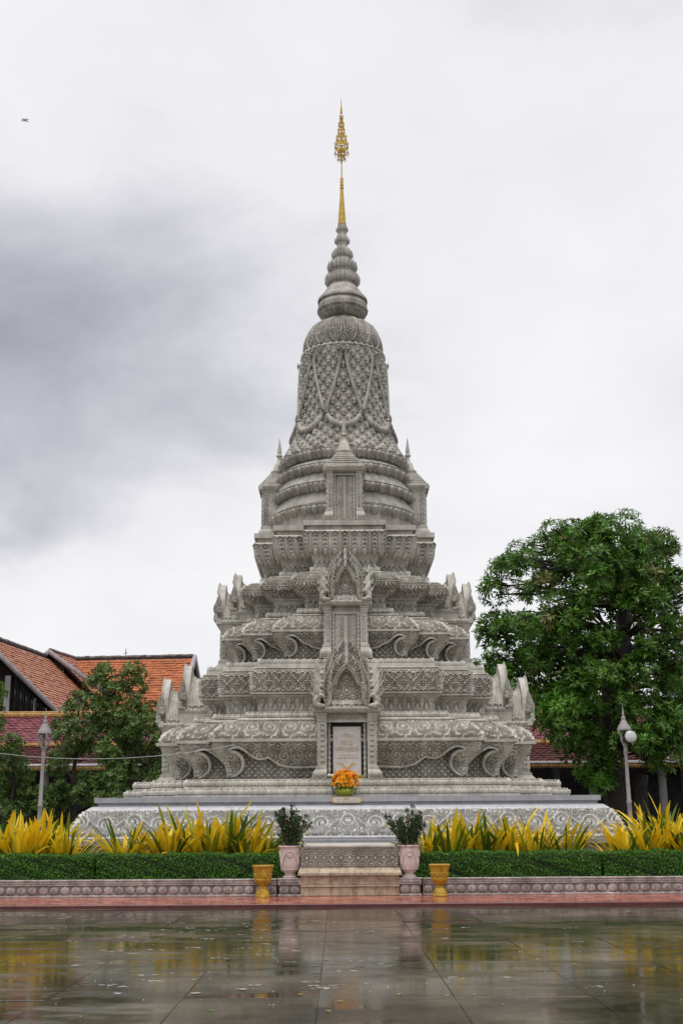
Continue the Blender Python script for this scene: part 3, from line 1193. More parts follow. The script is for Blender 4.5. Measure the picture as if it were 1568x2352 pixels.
g_out = interp_pts([(0, 0.62), (0.10, 0.67), (0.25, 0.71), (0.40, 0.70), (0.55, 0.66), (0.68, 0.56), (0.80, 0.42), (0.90, 0.27), (0.97, 0.12), (1.0, 0.015)])
g_in = interp_pts([(0.055, 0.0), (0.06, 0.44), (0.2, 0.44), (0.3, 0.415), (0.355, 0.36), (0.38, 0.285), (0.45, 0.265), (0.55, 0.19), (0.62, 0.10), (0.66, 0.0)])
arch = [(-0.66, 0.035), (-0.60, 0.03), (-0.54, 0.07), (-0.515, 0.14), (-0.51, 0.22), (-0.505, 0.30), (-0.47, 0.375), (-0.41, 0.415), (-0.35, 0.43), (-0.33, 0.48),
        (-0.29, 0.55), (-0.21, 0.63), (-0.10, 0.705), (-0.03, 0.745), (0, 0.775)]


def gable(parent, hw, hg, y0, z0, name='gable', simple=False):
    mb = MB()
    res = 0.02
    nu, nv = int(2 * hw / res) + 1, int(hg / res) + 1
    xs = np.linspace(-1, 1, nu)
    zs = np.linspace(0, 1, nv)
    X, Z = np.meshgrid(xs, zs, indexing='ij')
    inside = np.abs(X) < g_out(Z)
    op = (np.abs(X) < g_in(Z)) & (Z > 0.055) & (Z < 0.66)
    rel = 0.07 * p_scroll(X * hw, fr(Z * hg / 0.3) * 0.3, 0.3, 0.9)
    pan = p_scroll(X * hw, fr(Z * hg / 0.36 + 0.3) * 0.36, 0.36, 0.85)
    H = np.where(op, -0.12 + 0.07 * pan, rel)
    row = (Z > 0.055) & (Z < 0.13) & op
    H = np.where(row, -0.06 + 0.05 * p_leaves(X * hw, (Z - 0.055) * hg, 0.075 * hg, 1.0), H)
    P = np.stack([X * hw, y0 - H, z0 + Z * hg], -1)
    k = inside[:-1, :-1] & inside[1:, 1:] & inside[1:, :-1] & inside[:-1, 1:]
    mb.grid(P, k)
    zo = np.linspace(0, 1, 40)
    for s in (-1, 1):
        Q = np.zeros((2, 40, 3))
        Q[0] = np.stack([s * g_out(zo) * hw, np.full(40, y0 - 0.02), z0 + zo * hg], -1)
        Q[1] = Q[0] + [0, 0.17, 0]
        mb.grid(Q if s < 0 else Q[::-1])
    zb = np.linspace(0, 1, 30)
    Q = np.zeros((2, 30, 3))
    Q[0] = np.stack([-g_out(zb) * hw, np.full(30, y0 + 0.15), z0 + zb * hg], -1)
    Q[1] = np.stack([g_out(zb) * hw, np.full(30, y0 + 0.15), z0 + zb * hg], -1)
    mb.grid(Q[::-1])
    # flames round the outline and over the field
    f = (0, -1, 0)
    for s in (-1, 1):
        for i in range(13):
            z = 0.12 + 0.84 * i / 12.6
            xo = float(g_out(z))
            an = 0.75 - 0.6 * (i / 12)
            Ln = hg * (0.115 - 0.002 * i)
            flame3(mb, (s * (xo - 0.04) * hw, y0 - 0.03, z0 + (z - 0.02) * hg), (s * math.sin(an), 0, math.cos(an)), f, Ln, Ln * 0.40, -s * 0.45, 0.05, 0.06, True)
            mb.dome((s * (xo - 0.02) * hw, y0 - 0.05, z0 + (z - 0.035) * hg), 0.026, 6, 3, True)
            if i < 11:
                flame3(mb, (s * (xo - 0.17) * hw, y0 - 0.05, z0 + (z + 0.02) * hg), (s * math.sin(an * 0.7), 0, math.cos(an * 0.7)), f, Ln * 0.9, Ln * 0.34, -s * 0.45, 0.05)
        for i in range(7):
            z = 0.30 + 0.55 * i / 6
            xo = (float(g_out(z)) * 0.60 + 0.06) * (1 if z < 0.7 else 0.75)
            an = 0.35 - 0.05 * i
            Ln = hg * 0.13
            flame3(mb, (s * xo * hw, y0 - 0.06, z0 + (z + 0.01) * hg), (s * math.sin(an), 0, math.cos(an)), f, Ln, Ln * 0.36, -s * 0.3, 0.06)
            mb.dome((s * (xo + 0.1) * hw, y0 - 0.03, z0 + z * hg), 0.028, 6, 3, True)
    flame3(mb, (0, y0 - 0.07, z0 + 0.90 * hg), (0, 0, 1), f, hg * 0.16, hg * 0.085, 0.0, 0.07, 0.05, True)
    flame3(mb, (0, y0 - 0.10, z0 + 0.76 * hg), (0, 0, 1), f, hg * 0.20, hg * 0.075, 0.0, 0.07)
    o = part(name, mb, parent=parent, smooth=60)
    # moulded trefoil arch
    full = arch + [(-a, b) for a, b in arch[::-1][1:]]
    bw = 0.055
    P = []
    for i, (a, b) in enumerate(full):
        a0, b0 = full[max(i - 1, 0)]
        a1, b1 = full[min(i + 1, len(full) - 1)]
        t = Vector(((a1 - a0) * hw, (b1 - b0) * hg)).normalized()
        nn = Vector((-t.y, t.x))
        q = Vector((a * hw, b * hg))
        row = []
        for off, dep in ((-1.0, -0.02), (-1.0, 0.10), (-0.72, 0.115), (-0.62, 0.07), (0.62, 0.07), (0.72, 0.115), (1.0, 0.10), (1.0, -0.02)):
            v = q + nn * off * bw * hw
            row.append((v.x, y0 - dep, z0 + v.y))
        P.append(row)
    mb = MB()
    mb.grid(np.array(P).transpose(1, 0, 2))
    return o, mb


def naga(parent, s, x, y0, z0, h):
    """crested serpent heads rearing at the foot of a gable: curling necks under tall pointed hoods"""
    mb = MB()
    w_ = h * 0.42
    for dz, dy, k in ((0.34, 0.06, 0.85), (0.0, -0.03, 1.0)):
        q = lambda a, b: (x - s * a * w_, y0 + dy, z0 + (dz + b * k) * h)
        mb.tube([q(0.75, 0.03), q(0.40, 0.02), q(0.16, 0.08), q(0.12, 0.20), q(0.26, 0.31), q(0.48, 0.35), q(0.66, 0.33), q(0.76, 0.27)],
                [0.05 * h, 0.10 * h, 0.12 * h, 0.10 * h, 0.085 * h, 0.08 * h, 0.055 * h, 0.02 * h], 9)
        c = np.array(q(0.46, 0.34))
        up = np.array((s * 0.50, 0.0, 1.0))
        flame3(mb, c, up, (0, -1, 0), h * 0.50, h * 0.17, -s * 0.10, 0.07, 0.0, True)
        flame3(mb, c + [s * 0.06 * h, -0.05, 0.02 * h], up, (0, -1, 0), h * 0.36, h * 0.09, -s * 0.10, 0.05)
        flame3(mb, c + [s * 0.16 * h, 0.0, -0.06 * h], (s * 0.8, 0, 0.9), (0, -1, 0), h * 0.30, h * 0.08, -s * 0.2, 0.05, 0, True)
        mb.dome(tuple(c + [-s * 0.06 * h, -0.085 * h, 0.0]), 0.03 * h, 6, 3, True)
    mb.box((min(x, x - s * w_ * 0.85), y0 - 0.06, z0), (max(x, x - s * w_ * 0.85), y0 + 0.14, z0 + 0.07 * h))
    part('naga_head', mb, parent=parent, smooth=40)


def vault(parent, hw, z0, zr, ztip, y0, y1):
    """ribbed saddle roof behind a gable; its ridge sweeps up to the gable's tip"""
    mb = MB()
    ny = int((y1 - y0) / 0.0125)
    nt = 22
    yy = np.linspace(y0, y1, max(ny, 12))
    ny = len(yy)
    q = np.clip((yy - y0) / 0.34, 0, 1)
    top = zr + (ztip - zr) * (1 - q) ** 2.8
    t = np.linspace(0, 1, nt)
    rib = 0.035 * sstep(0.5 + 0.5 * np.cos(TAU * yy / 0.088), 0.2, 0.7)
    for s in (-1, 1):
        P = np.zeros((ny, nt, 3))
        xx = hw * (1 - t ** 1.5) ** 0.75
        P[..., 0] = s * (xx[None, :] + rib[:, None] * np.where(t < 0.93, 1, 0)[None])
        P[..., 1] = yy[:, None]
        P[..., 2] = z0 + (top - z0)[:, None] * t[None, :]
        mb.grid(P if s > 0 else P[::-1])
        mb.tube([(s * hw * 1.02, y0 + 0.06 + 0.055 * a * 1.3 + 0.04 * math.sin(a * 2.2), z0 + 0.08 + 0.05 * math.cos(a * 2.2)) for a in np.linspace(0, 6, 18)], 0.03, 6)
    mb.tube([(0, a, b + 0.01) for a, b in zip(yy[::4], top[::4])], 0.035, 6)
    part('ribbed_roof', mb, parent=parent, smooth=60)


def column(parent, s, cx, cw, bw, y0, dep, z0, zb, zs, zc, pat):
    """square pilaster: spreading base, carved shaft, moulded capital; cx = centre, cw/bw half widths"""
    mb = MB()
    inner = cx - s * cw

    def blk(hw_out, za, zb_, pr):
        xa, xb = inner, cx + s * hw_out
        mb.box((min(xa, xb), y0 - pr, za), (max(xa, xb), y0 + dep, zb_))
    hb = zb - z0
    o1 = bw
    blk(o1, z0, z0 + hb * 0.42, o1 - cw)
    # bevelled shoulder
    za, zc_ = z0 + hb * 0.42, z0 + hb * 0.72
    xo0, xo1 = cx + s * o1, cx + s * (cw + (o1 - cw) * 0.38)
    pr0, pr1 = (o1 - cw), (o1 - cw) * 0.38
    V = [(inner, y0 - pr0, za), (xo0, y0 - pr0, za), (xo0, y0 + dep, za), (inner, y0 + dep, za),
         (inner, y0 - pr1, zc_), (xo1, y0 - pr1, zc_), (xo1, y0 + dep, zc_), (inner, y0 + dep, zc_)]
    mb.add(V, [(0, 1, 5, 4), (1, 2, 6, 5), (4, 5, 6, 7), (3, 0, 4, 7)])
    blk(cw + (o1 - cw) * 0.45, zc_, z0 + hb * 0.88, (o1 - cw) * 0.45)
    blk(cw + (o1 - cw) * 0.2, z0 + hb * 0.88, zb, (o1 - cw) * 0.2)
    blk(cw, zb, zs, 0)
    n = 3
    for i in range(n):
        k = (i + 1) / n
        blk(cw + (bw - cw) * 0.5 * k, zs + (zc - zs) * i / n * 0.9, zs + (zc - zs) * (i + 1) / n * 0.9, (bw - cw) * 0.5 * k)
    o = part('pilaster', mb, parent=parent, smooth=20)
    mb = MB()
    pw = cw * 1.15
    rect_relief(mb, (cx, y0 - 0.004, zb + 0.03), (1, 0, 0), (0, 0, 1), pw, zs - zb - 0.06, pat, 0.035, 0.0125)
    rect_relief(mb, (cx + s * (o1 - cw) * 0.5, y0 - pr0 - 0.004, z0 + hb * 0.08), (1, 0, 0), (0, 0, 1), (cw + o1) * 0.85, hb * 0.28, p_cross, 0.03, 0.015)
    for k2 in (0.27 * dep,):
        rect_relief(mb, (cx + s * (cw + 0.004), y0 + k2, zb + 0.03), (0, s, 0), (0, 0, 1), min(0.2, dep * 0.4), zs - zb - 0.06, pat, 0.035, 0.015)
    return o, mb


def colonette(parent, x, y, z0, z1, r):
    pr = []
    n = int((z1 - z0) / (r * 2.6))
    for i in range(n):
        a = z0 + (z1 - z0) * i / n
        h = (z1 - z0) / n
        pr += [(r * 0.55, a), (r * 0.75, a + h * 0.25), (r * 1.0, a + h * 0.5), (r * 0.75, a + h * 0.75)]
    pr.append((r * 0.55, z1))
    mb = MB()
    mb.revolve(pr, 10, (x, y, 0))
    part('turned_colonette', mb, parent=parent, smooth=50)


def p_col(u, v, L):
    return p_chev(u, v, L)


def p_colx(u, v, L):
    w_ = 0.17
    x = u / w_
    y = fr(v / w_) - 0.5
    d = sstep(np.abs(np.abs(x) - np.abs(y)), 0.14, 0.05)
    return np.maximum(d, sstep(np.hypot(x, np.abs(y) - 0.5), 0.22, 0.12))


def niche(Rr, yb, yb2, ycap, ysh0, ysh1, p_out, p_cw, p_base, p_shelf, T, gables=None, pat=p_chev, door=0.36):
    d = DIST - Rr
    fz = lambda y: zat(y, d)
    fx = lambda p, y: wat(p, y, d)
    w_out, cw2 = fx(p_out, yb), fx(p_cw, yb)
    bw, sw = fx(p_base, yb), fx(p_shelf, ysh0)
    z0, zb, zs, zc, zt = fz(yb), fz(yb2), fz(ycap), fz(ysh0), fz(ysh1)
    y0 = -Rr
    ri = w_out - cw2                      # inner edge of the pilasters
    mb = MB()
    mb.box((-w_out + 0.012, y0 + 0.42, z0), (w_out - 0.012, y0 + T, zt))
    mb.box((-ri + 0.002, y0 + 0.062, zs + (zc - zs) * 0.02), (ri - 0.002, y0 + 0.44, zc))
    body = part('niche', mb, smooth=20)
    for s in (-1, 1):
        col, rel = column(body, s, s * (w_out - cw2 / 2), cw2 / 2, bw - w_out + cw2 / 2, y0, 0.43, z0, zb, zs, zc, pat)
        part('pilaster_carving', rel, parent=body, smooth=60)
        colonette(body, s * (ri - cw2 * 0.27), y0 + door * 0.66, z0 + 0.02, zs - 0.01, cw2 * 0.23)
    # recessed door leaf with middle strip
    mb = MB()
    yd = y0 + door
    pw = ri - cw2 * 0.5
    mb.box((-ri, yd + 0.01, z0), (ri, y0 + 0.41, zs + 0.02))
    for s in (-1, 1):
        rect_relief(mb, (s * pw * 0.60, yd, z0 + 0.03), (1, 0, 0), (0, 0, 1), pw * 0.72, zs - z0 - 0.12, lambda u, v, L: p_scroll(v, u + pw * 0.36, pw * 0.72, 1.1), 0.03, 0.015)
    rect_relief(mb, (0, yd - 0.03, z0 + 0.03), (1, 0, 0), (0, 0, 1), pw * 0.30, zs - z0 - 0.12, lambda u, v, L: p_cross(u, v, pw * 0.30), 0.025, 0.015)
    part('door_leaf', mb, parent=body, smooth=60)
    mb = MB()
    rect_relief(mb, (0, y0 + 0.058, zs + (zc - zs) * 0.18), (1, 0, 0), (0, 0, 1), 2 * ri - 0.04, (zc - zs) * 0.66, lambda u, v, L: p_scroll(u, v, L, 0.95), 0.04, 0.014)
    mb.box((-ri, y0 + 0.03, zs - 0.03), (ri, y0 + 0.08, zs + 0.012))
    part('lintel_carving', mb, parent=body, smooth=60)
    mb = MB()
    for i, k in enumerate((0.25, 0.55, 0.85)):
        q = w_out + (sw - w_out) * k
        h = (zt - zc) * 0.10
        mb.box((-q, y0 - (sw - w_out) * k - 0.02, zc - h * (3 - i) - 0.01), (q, y0 + T, zc - h * (2 - i) - 0.01))
    mb.bbox((-sw, y0 - (sw - w_out) - 0.02, zc - 0.008), (sw, y0 + T, zt), 0.008)
    ysf = y0 - (sw - w_out) - 0.024
    rect_relief(mb, (0, ysf, zc + (zt - zc) * 0.14), (1, 0, 0), (0, 0, 1), 2 * sw - 0.06, (zt - zc) * 0.7, p_cross, 0.028, 0.013)
    for s in (-1, 1):
        rect_relief(mb, (s * (sw + 0.004), y0 + T / 2, zc + (zt - zc) * 0.14), (0, s, 0), (0, 0, 1), T, (zt - zc) * 0.7, p_cross, 0.028, 0.015)
    part('shelf', mb, parent=body, smooth=35)
    if gables:
        hg, back, lift = gables
        yg = y0 - (sw - w_out) * 0.4
        for i in (1, 0):
            yy, zz_ = yg + back * i, zt + lift * i
            if i:
                mb = MB()
                mb.bbox((-sw * 0.92, yy - 0.12, zt), (sw * 0.92, yy + T - back, zz_), 0.01)
                rect_relief(mb, (0, yy - 0.124, zz_ - 0.13), (1, 0, 0), (0, 0, 1), 1.8 * sw, 0.11, p_cross, 0.025, 0.016)
                for s in (-1, 1):
                    rect_relief(mb, (s * (sw * 0.92 + 0.004), yy + 0.3, zz_ - 0.13), (0, s, 0), (0, 0, 1), 0.84, 0.11, p_cross, 0.025, 0.016)
                part('shelf', mb, parent=body, smooth=35)
            g, am = gable(body, sw * 1.0, hg, yy, zz_)
            part('trefoil_arch', am, parent=body, smooth=40)
            for s in (-1, 1):
                naga(body, s, s * sw * 0.98, yy - 0.08, zz_, hg * 0.60)
            vault(body, sw * 0.80, zz_, zz_ + hg * 0.68, zz_ + hg * 0.87, yy + 0.10, y0 + T if i else yy + back + 0.1)
    return body, dict(z0=z0, zb=zb, zs=zs, zc=zc, zt=zt, w=w_out, sw=sw, ri=ri, y0=y0, cw=cw2)


def niche_copies(body):
    for a in (90, -90):
        c = copy_tree(body, stupa)
        c.rotation_euler = (0, 0, R_(a))


n1, i1 = niche(5.68, 1788, 1757, 1656, 1634.5, 1624, 67, 20, 80, 77, 2.3, (1.46, 0.66, 0.44))
n2, i2 = niche(3.97, 1512.5, 1476, 1407, 1389, 1379.7, 49, 15.7, 60.5, 59, 2.0, (1.30, 0.50, 0.33), pat=p_colx, door=0.09)
niche_copies(n1)
niche_copies(n2)
n3, i3 = niche(2.70, 1194.5, 1166, 1088, 1079.5, 1069, 40, 13.5, 48, 46.5, 1.3, None, pat=p_colx, door=0.12)
# stepped pyramid roof and finial of the upper pavilion
zt = i3['zt']
d3 = DIST - 2.55
ztop = zat(1044.7, DIST - 2.2)
mb = MB()
yc = -2.18
ns = 6
for i in range(ns):
    k0 = i / ns
    wq = i3['sw'] * (0.94 - 0.60 * k0)
    dq = (2.70 - 2.18 + 0.08) * (1 - 0.56 * k0)
    h = (ztop - zt) / ns
    za = zt + i * h
    mb.bbox((-wq, yc - dq, za), (wq, yc + dq, za + h * 0.55), 0.01)
    mb.box((-wq * 0.86, yc - dq * 0.86, za + h * 0.5), (wq * 0.86, yc + dq * 0.86, za + h * 1.02))
    rect_relief(mb, (0, yc - dq - 0.003, za + 0.005), (1, 0, 0), (0, 0, 1), 2 * wq - 0.02, h * 0.5, lambda u, v, L: p_beads(u, v, L, 1.0), 0.02, 0.014)
part('stepped_roof', mb, parent=n3, smooth=35)
mb = MB()
hf = zat(955, DIST - 2.18) - ztop
mb.revolve([(0.21 * hf / 0.95 * a, ztop + hf * b) for a, b in ((0.8, 0), (0.92, 0.03), (1.0, 0.06), (0.95, 0.09), (0.72, 0.11), (0.7, 0.15), (0.62, 0.20), (0.55, 0.25), (0.5, 0.29), (0.40, 0.31), (0.26, 0.38), (0.2, 0.43), (0.2, 0.46), (0.36, 0.49), (0.36, 0.52), (0.2, 0.55), (0.25, 0.60), (0.22, 0.68), (0.13, 0.82), (0.05, 0.95), (0.005, 1.0))], 18, (0, yc, 0))
part('finial', mb, parent=n3, smooth=40)
niche_copies(n3)

# marble tablet in the lower niche with its gold lettering, on a gold ledge
yd = i1['y0'] + 0.20
dd = DIST + yd
X1 = lambda p, y: wat(p, y, dd)
tw, tz0, tz1 = X1(32, 1725), zat(1781, dd), zat(1669, dd)
mb = MB()
mb.bbox((-tw, yd, tz0), (tw, yd + 0.07, tz1), 0.006)
tab = part('marble_tablet', mb, M['marble'], smooth=20)
tab['label'] = 'white marble tablet with faded gold writing and a gold garland'
mb = MB()
mb.box((-i1['ri'], yd + 0.07, i1['z0']), (i1['ri'], yd + 0.10, i1['zs']))
part('tablet_backing', mb, M['dark'], smooth=20)
mb = MB()
sx = tw / 380 * 2      # crop pixels of the tablet to metres
rt = random.Random(3)


def word_line(mb, cx, z, wd, h, yy):
    """a line of small brush-like characters"""
    x = cx - wd / 2
    while x < cx + wd / 2:
        k = h * rt.uniform(0.5, 0.8)
        if rt.random() < 0.13:
            x += k
            continue
        st = rt.randint(0, 3)
        t = h * 0.16
        mb.box((x, yy - 0.003, z), (x + t, yy, z + h * 0.72))
        if st != 1:
            mb.box((x, yy - 0.003, z + h * 0.72 - t), (x + k * 0.8, yy, z + h * 0.72))
        if st != 2:
            mb.box((x + k * 0.66, yy - 0.003, z), (x + k * 0.66 + t, yy, z + h * 0.6))
        if st == 3:
            mb.box((x + k * 0.1, yy - 0.003, z + h * 0.85), (x + k * 0.7, yy, z + h * 0.97))
        if st == 0:
            mb.box((x, yy - 0.003, z - h * 0.22), (x + k * 0.6, yy, z - h * 0.1))
        x += k * 1.15


for v, wd, h in ((1355, 150, 20), (1380, 185, 18), (1405, 60, 14), (1448, 145, 14), (1470, 205, 14), (1490, 130, 14), (1522, 310, 11), (1538, 315, 11), (1553, 315, 11),
                 (1568, 315, 11), (1583, 130, 11), (1632, 240, 11), (1660, 230, 11), (1674, 290, 11)):
    word_line(mb, (2 if v != 1583 else 80) * sx, tz1 - (v - 1238) / 662 * (tz1 - tz0), wd * sx, h * sx, yd - 0.001)
word = part('gold_writing', mb, M['goldtext'], parent=tab, smooth=0)
mb = MB()
gz = lambda v: tz1 - (v - 1238) / 662 * (tz1 - tz0)
gl = [(-122, 1735), (-95, 1752), (-70, 1742), (-48, 1770), (-30, 1795), (0, 1800), (30, 1795), (48, 1770), (70, 1742), (95, 1752), (122, 1735)]
for (a, b), (c, e_) in zip(gl[:-1], gl[1:]):
    for k in range(3):
        t = k / 3
        x_, z_ = (a + (c - a) * t) * sx, gz(b + (e_ - b) * t)
        mb.dome((x_, yd - 0.002, z_), 0.022 + 0.012 * (abs(x_) < 0.15), 7, 2, True, (1, 0.25, 1))
for s in (-1, 1):
    for k in range(6):
        mb.dome((s * (tw - 0.04 - 0.012 * k), yd - 0.002, gz(1265 + 3 * k)), 0.012, 6, 2, True, (1, 0.3, 1))
        mb.dome((s * (tw - 0.05), yd - 0.002, gz(1870 - 9 * k)), 0.014, 6, 2, True, (1, 0.3, 1))
part('gold_garland', mb, M['goldtext'], parent=tab, smooth=50)
mb = MB()
lw = X1(37, 1785)
mb.bbox((-lw, yd - 0.10, i1['z0'] + 0.004), (lw, yd + 0.06, tz0 - 0.004), 0.008)
mb.bbox((-lw - 0.012, yd - 0.115, tz0 - 0.035), (lw + 0.012, yd - 0.09, tz0 - 0.005), 0.006)
part('gold_ledge', mb, M['goldpaint'], smooth=20)


# --- round drum, bell and spire
def rr(p, y):
    return wat(p, y, DIST - 1.0 * (wat(p, y, DIST) ** 2) / DIST), zat(y, DIST)


def rev_relief(mb, pts, pat, depth, res=0.022, smoothn=None):
    body = np.array([rr(p, y) for y, p in pts])
    d = np.concatenate([[0], np.cumsum(np.hypot(*np.diff(body, axis=0).T))])
    Lt = d[-1]
    nv = int(Lt / res) + 2
    vv = np.linspace(0, Lt, nv)
    ww = np.interp(vv, d, body[:, 0])
    zz_ = np.interp(vv, d, body[:, 1])
    rm = ww.mean()
    n = int(TAU * rm / res)
    th = np.linspace(0, TAU, n, endpoint=False) - math.pi / 2
    tw_, tz_ = np.gradient(ww, vv), np.gradient(zz_, vv)
    ln_ = np.hypot(tw_, tz_)
    U = (th + math.pi / 2)[:, None] * rm * np.ones((1, nv))
    Vv = vv[None] * np.ones((n, 1))
    H = depth * pat(U, Vv, Lt, rm) * sstep(np.minimum(Vv, Lt - Vv), 0, 0.02)
    Rr = ww[None] + H * (tz_ / ln_)[None]
    P = np.zeros((n, nv, 3))
    P[..., 0] = np.cos(th)[:, None] * Rr
    P[..., 1] = np.sin(th)[:, None] * Rr
    P[..., 2] = zz_[None] - H * (tw_ / ln_)[None]
    mb.grid(P, closeu=True)
    return body


def plain_rev(mb, pts, n=72):
    mb.revolve([rr(p, y) for y, p in pts], n)


def petal_ring(mb, r, z, n, Ln, wd, flare=0.25, out_tilt=0.15, h=0.05, curl=0.25):
    for i in range(n):
        a = TAU * (i + 0.5) / n
        o = np.array((math.cos(a) * r, math.sin(a) * r, z))
        ou = np.array((math.cos(a), math.sin(a), 0))
        up = np.array((0, 0, 1)) + ou * out_tilt
        flame3(mb, o, up, ou, Ln, wd, 0, h, curl, False)


drum = MB()
plain_rev(drum, [(1262, 163), (1211, 165), (1208, 160), (1196, 168), (1191, 166), (1173, 151), (1164, 149), (1160, 152), (1147, 160), (1143, 157), (1126, 144), (1120, 142), (1117, 145), (1105, 151),
                 (1101, 149), (1093, 136), (1087, 133), (1084, 138), (1073, 146), (1069, 142)], 96)
drumo = part('drum', drum, M['stone_old'], smooth=40)
for y, p in ((1210, 165), (1158, 154), (1115, 146), (1081.5, 140)):
    mb = MB()
    r, z = rr(p, y)
    rev_relief(mb, [(y + 7, p - 6), (y + 3, p - 1.5), (y - 3, p + 3.5), (y - 9, p + 6.5)], lambda u, v, L, rm: p_leaves(u, v * 0.66, L, TAU * rm / 40 / L), 0.13, 0.016)
    mb.revolve([rr(p + 8.5, y - 9), rr(p + 8.5, y - 10.5), rr(p - 1, y - 13)], 96)
    part('lotus_ring', mb, M['stone_old'], parent=drumo, smooth=60)


def p_fig(u, v, L, rm):
    """praying figures in a net of lozenges"""
    nf = round(TAU * rm / 0.36)
    p = TAU * rm / nf
    rh = 0.44
    a = fr(u / p + v / rh)
    b = fr(u / p - v / rh)
    e_ = np.minimum(np.minimum(a, 1 - a), np.minimum(b, 1 - b))
    net = sstep(e_, 0.04, 0.10)
    best = np.zeros_like(u)
    for off in (0, 1):
        xx = fr(u / p + 0.5 * off) - 0.5
        yy = fr(v / rh + 0.5 + 0.5 * off) - 0.5
        ax = np.abs(xx)
        head = sstep(np.hypot(xx, (yy - 0.24) * 1.1), 0.11, 0.06)
        body = sstep(np.hypot(xx / 0.15, (yy - 0.02) / 0.2), 1.1, 0.7)
        arm = sstep(np.abs(ax - 0.20 + 0.9 * np.abs(yy - 0.02)), 0.07, 0.03) * (ax < 0.3)
        foot = sstep(np.hypot(xx / 0.16, (yy + 0.26) / 0.09), 1.1, 0.75)
        crown = sstep(ax * 1.8 + np.abs(yy - 0.36), 0.10, 0.04)
        best = np.maximum.reduce([best, head, body, arm * 0.85, foot, crown * 0.9])
    return net * 0.25 + 0.75 * best


bell = MB()
bp = [(1072, 144), (1066, 139), (1057, 132), (1046, 125), (1034, 118.5), (1021, 112.5), (1001, 108), (973, 102.5), (945, 99.5), (917, 97), (889, 95), (861, 93), (840, 91), (829, 90)]
bell_prof = rev_relief(bell, bp, p_fig, 0.10, 0.018)
bello = part('bell', bell, M['stone_old'], smooth=60)


def bell_r(z):
    return float(np.interp(z, bell_prof[:, 1], bell_prof[:, 0]))


sw = MB()
ztp = zat(803, DIST - bell_r(zat(830, DIST)))
zjn = zat(943, DIST - 1.45)
zbt = zat(980, DIST - 1.5)
for k in range(8):
    a0 = -math.pi / 2 + k * math.pi / 4
    for s in (-1, 1):
        pts, rs = [], []
        for i in range(61):
            t = i / 60
            z = ztp + (zjn - ztp) * t
            a = a0 + s * (0.035 + (math.pi / 8 - 0.05) * t ** 1.35)
            r = bell_r(z) + 0.085
            pts.append((r * math.cos(a), r * math.sin(a), z))
            rs.append(0.058 + 0.008 * math.cos(TAU * i / 2.6))
        sw.tube(pts, rs, 7)
    pts, rs = [], []
    for i in range(41):
        t = -1 + i / 20
        a = a0 + t * (math.pi / 8 - 0.02)
        z = zjn + (zbt - zjn) * (1 - t * t) ** 0.8
        r = bell_r(z) + 0.09
        pts.append((r * math.cos(a), r * math.sin(a), z - 0.03))
        rs.append((0.07 + 0.05 * (1 - t * t)) * (1 + 0.12 * math.cos(TAU * i / 3)))
    sw.tube(pts, rs, 8)
    for a, z, q in ((a0, ztp - 0.05, 0.13), (a0 + math.pi / 8, zjn, 0.14)):
        r = bell_r(z) + 0.12
        c = np.array((r * math.cos(a), r * math.sin(a), z))
        ou = np.array((math.cos(a), math.sin(a), 0))
        sd = np.array((-ou[1], ou[0], 0))
        for m in range(8):
            b = TAU * m / 8
            flame3(sw, c + ou * 0.05, sd * math.cos(b) + np.array((0, 0, math.sin(b))), ou, q, 0.045, 0, 0.04)
        sw.dome(tuple(c + ou * 0.05), 0.05, 8, 3, True)
part('garland', sw, M['stone_old'], parent=bello, smooth=60)


def p_should(u, v, L, rm):
    nf = 16
    p = TAU * rm / nf
    x = np.abs(fr(u / p) - 0.5)
    t = v / L
    w_ = 0.44 * np.clip(1 - (1 - np.clip(t / 0.55, 0, 1)) ** 2, 0, 1) ** 0.5
    rim = sstep(np.abs(x - w_), 0.06, 0.03)
    rim2 = sstep(np.abs(x - w_ * 0.55), 0.045, 0.02) * (t > 0.2)
    bob = sstep(0.5 + 0.5 * np.cos(TAU * u / (p / 7)) * np.cos(TAU * v / 0.11), 0.45, 0.7) * 0.55
    return np.maximum.reduce([rim, rim2 * 0.9, bob])


sh = MB()
plain_rev(sh, [(830, 88), (826, 91), (822, 91), (817, 85)], 80)
rev_relief(sh, [(818, 87.5), (805, 87), (791, 85), (777, 79), (764, 70), (756, 60), (751.5, 49), (750, 42)], p_should, 0.08, 0.018)
plain_rev(sh, [(751, 46), (750.5, 43), (752, 37.5), (748, 36.5), (738, 36.2), (728, 37)], 64)
sho = part('bell_shoulder', sh, M['stone_old'], smooth=55)
mb = MB()
r, z = rr(91, 824)
for i in range(40):
    a = TAU * i / 40
    ou = np.array((math.cos(a), math.sin(a), 0))
    flame3(mb, np.array((r * ou[0], r * ou[1], z + 0.06)), ou * 0.55 + np.array((0, 0, -1)), ou + np.array((0, 0, 0.5)), 0.17, 0.12, 0, 0.05, 0.15)
part('lotus_rim', mb, M['stone_old'], parent=sho, smooth=60)

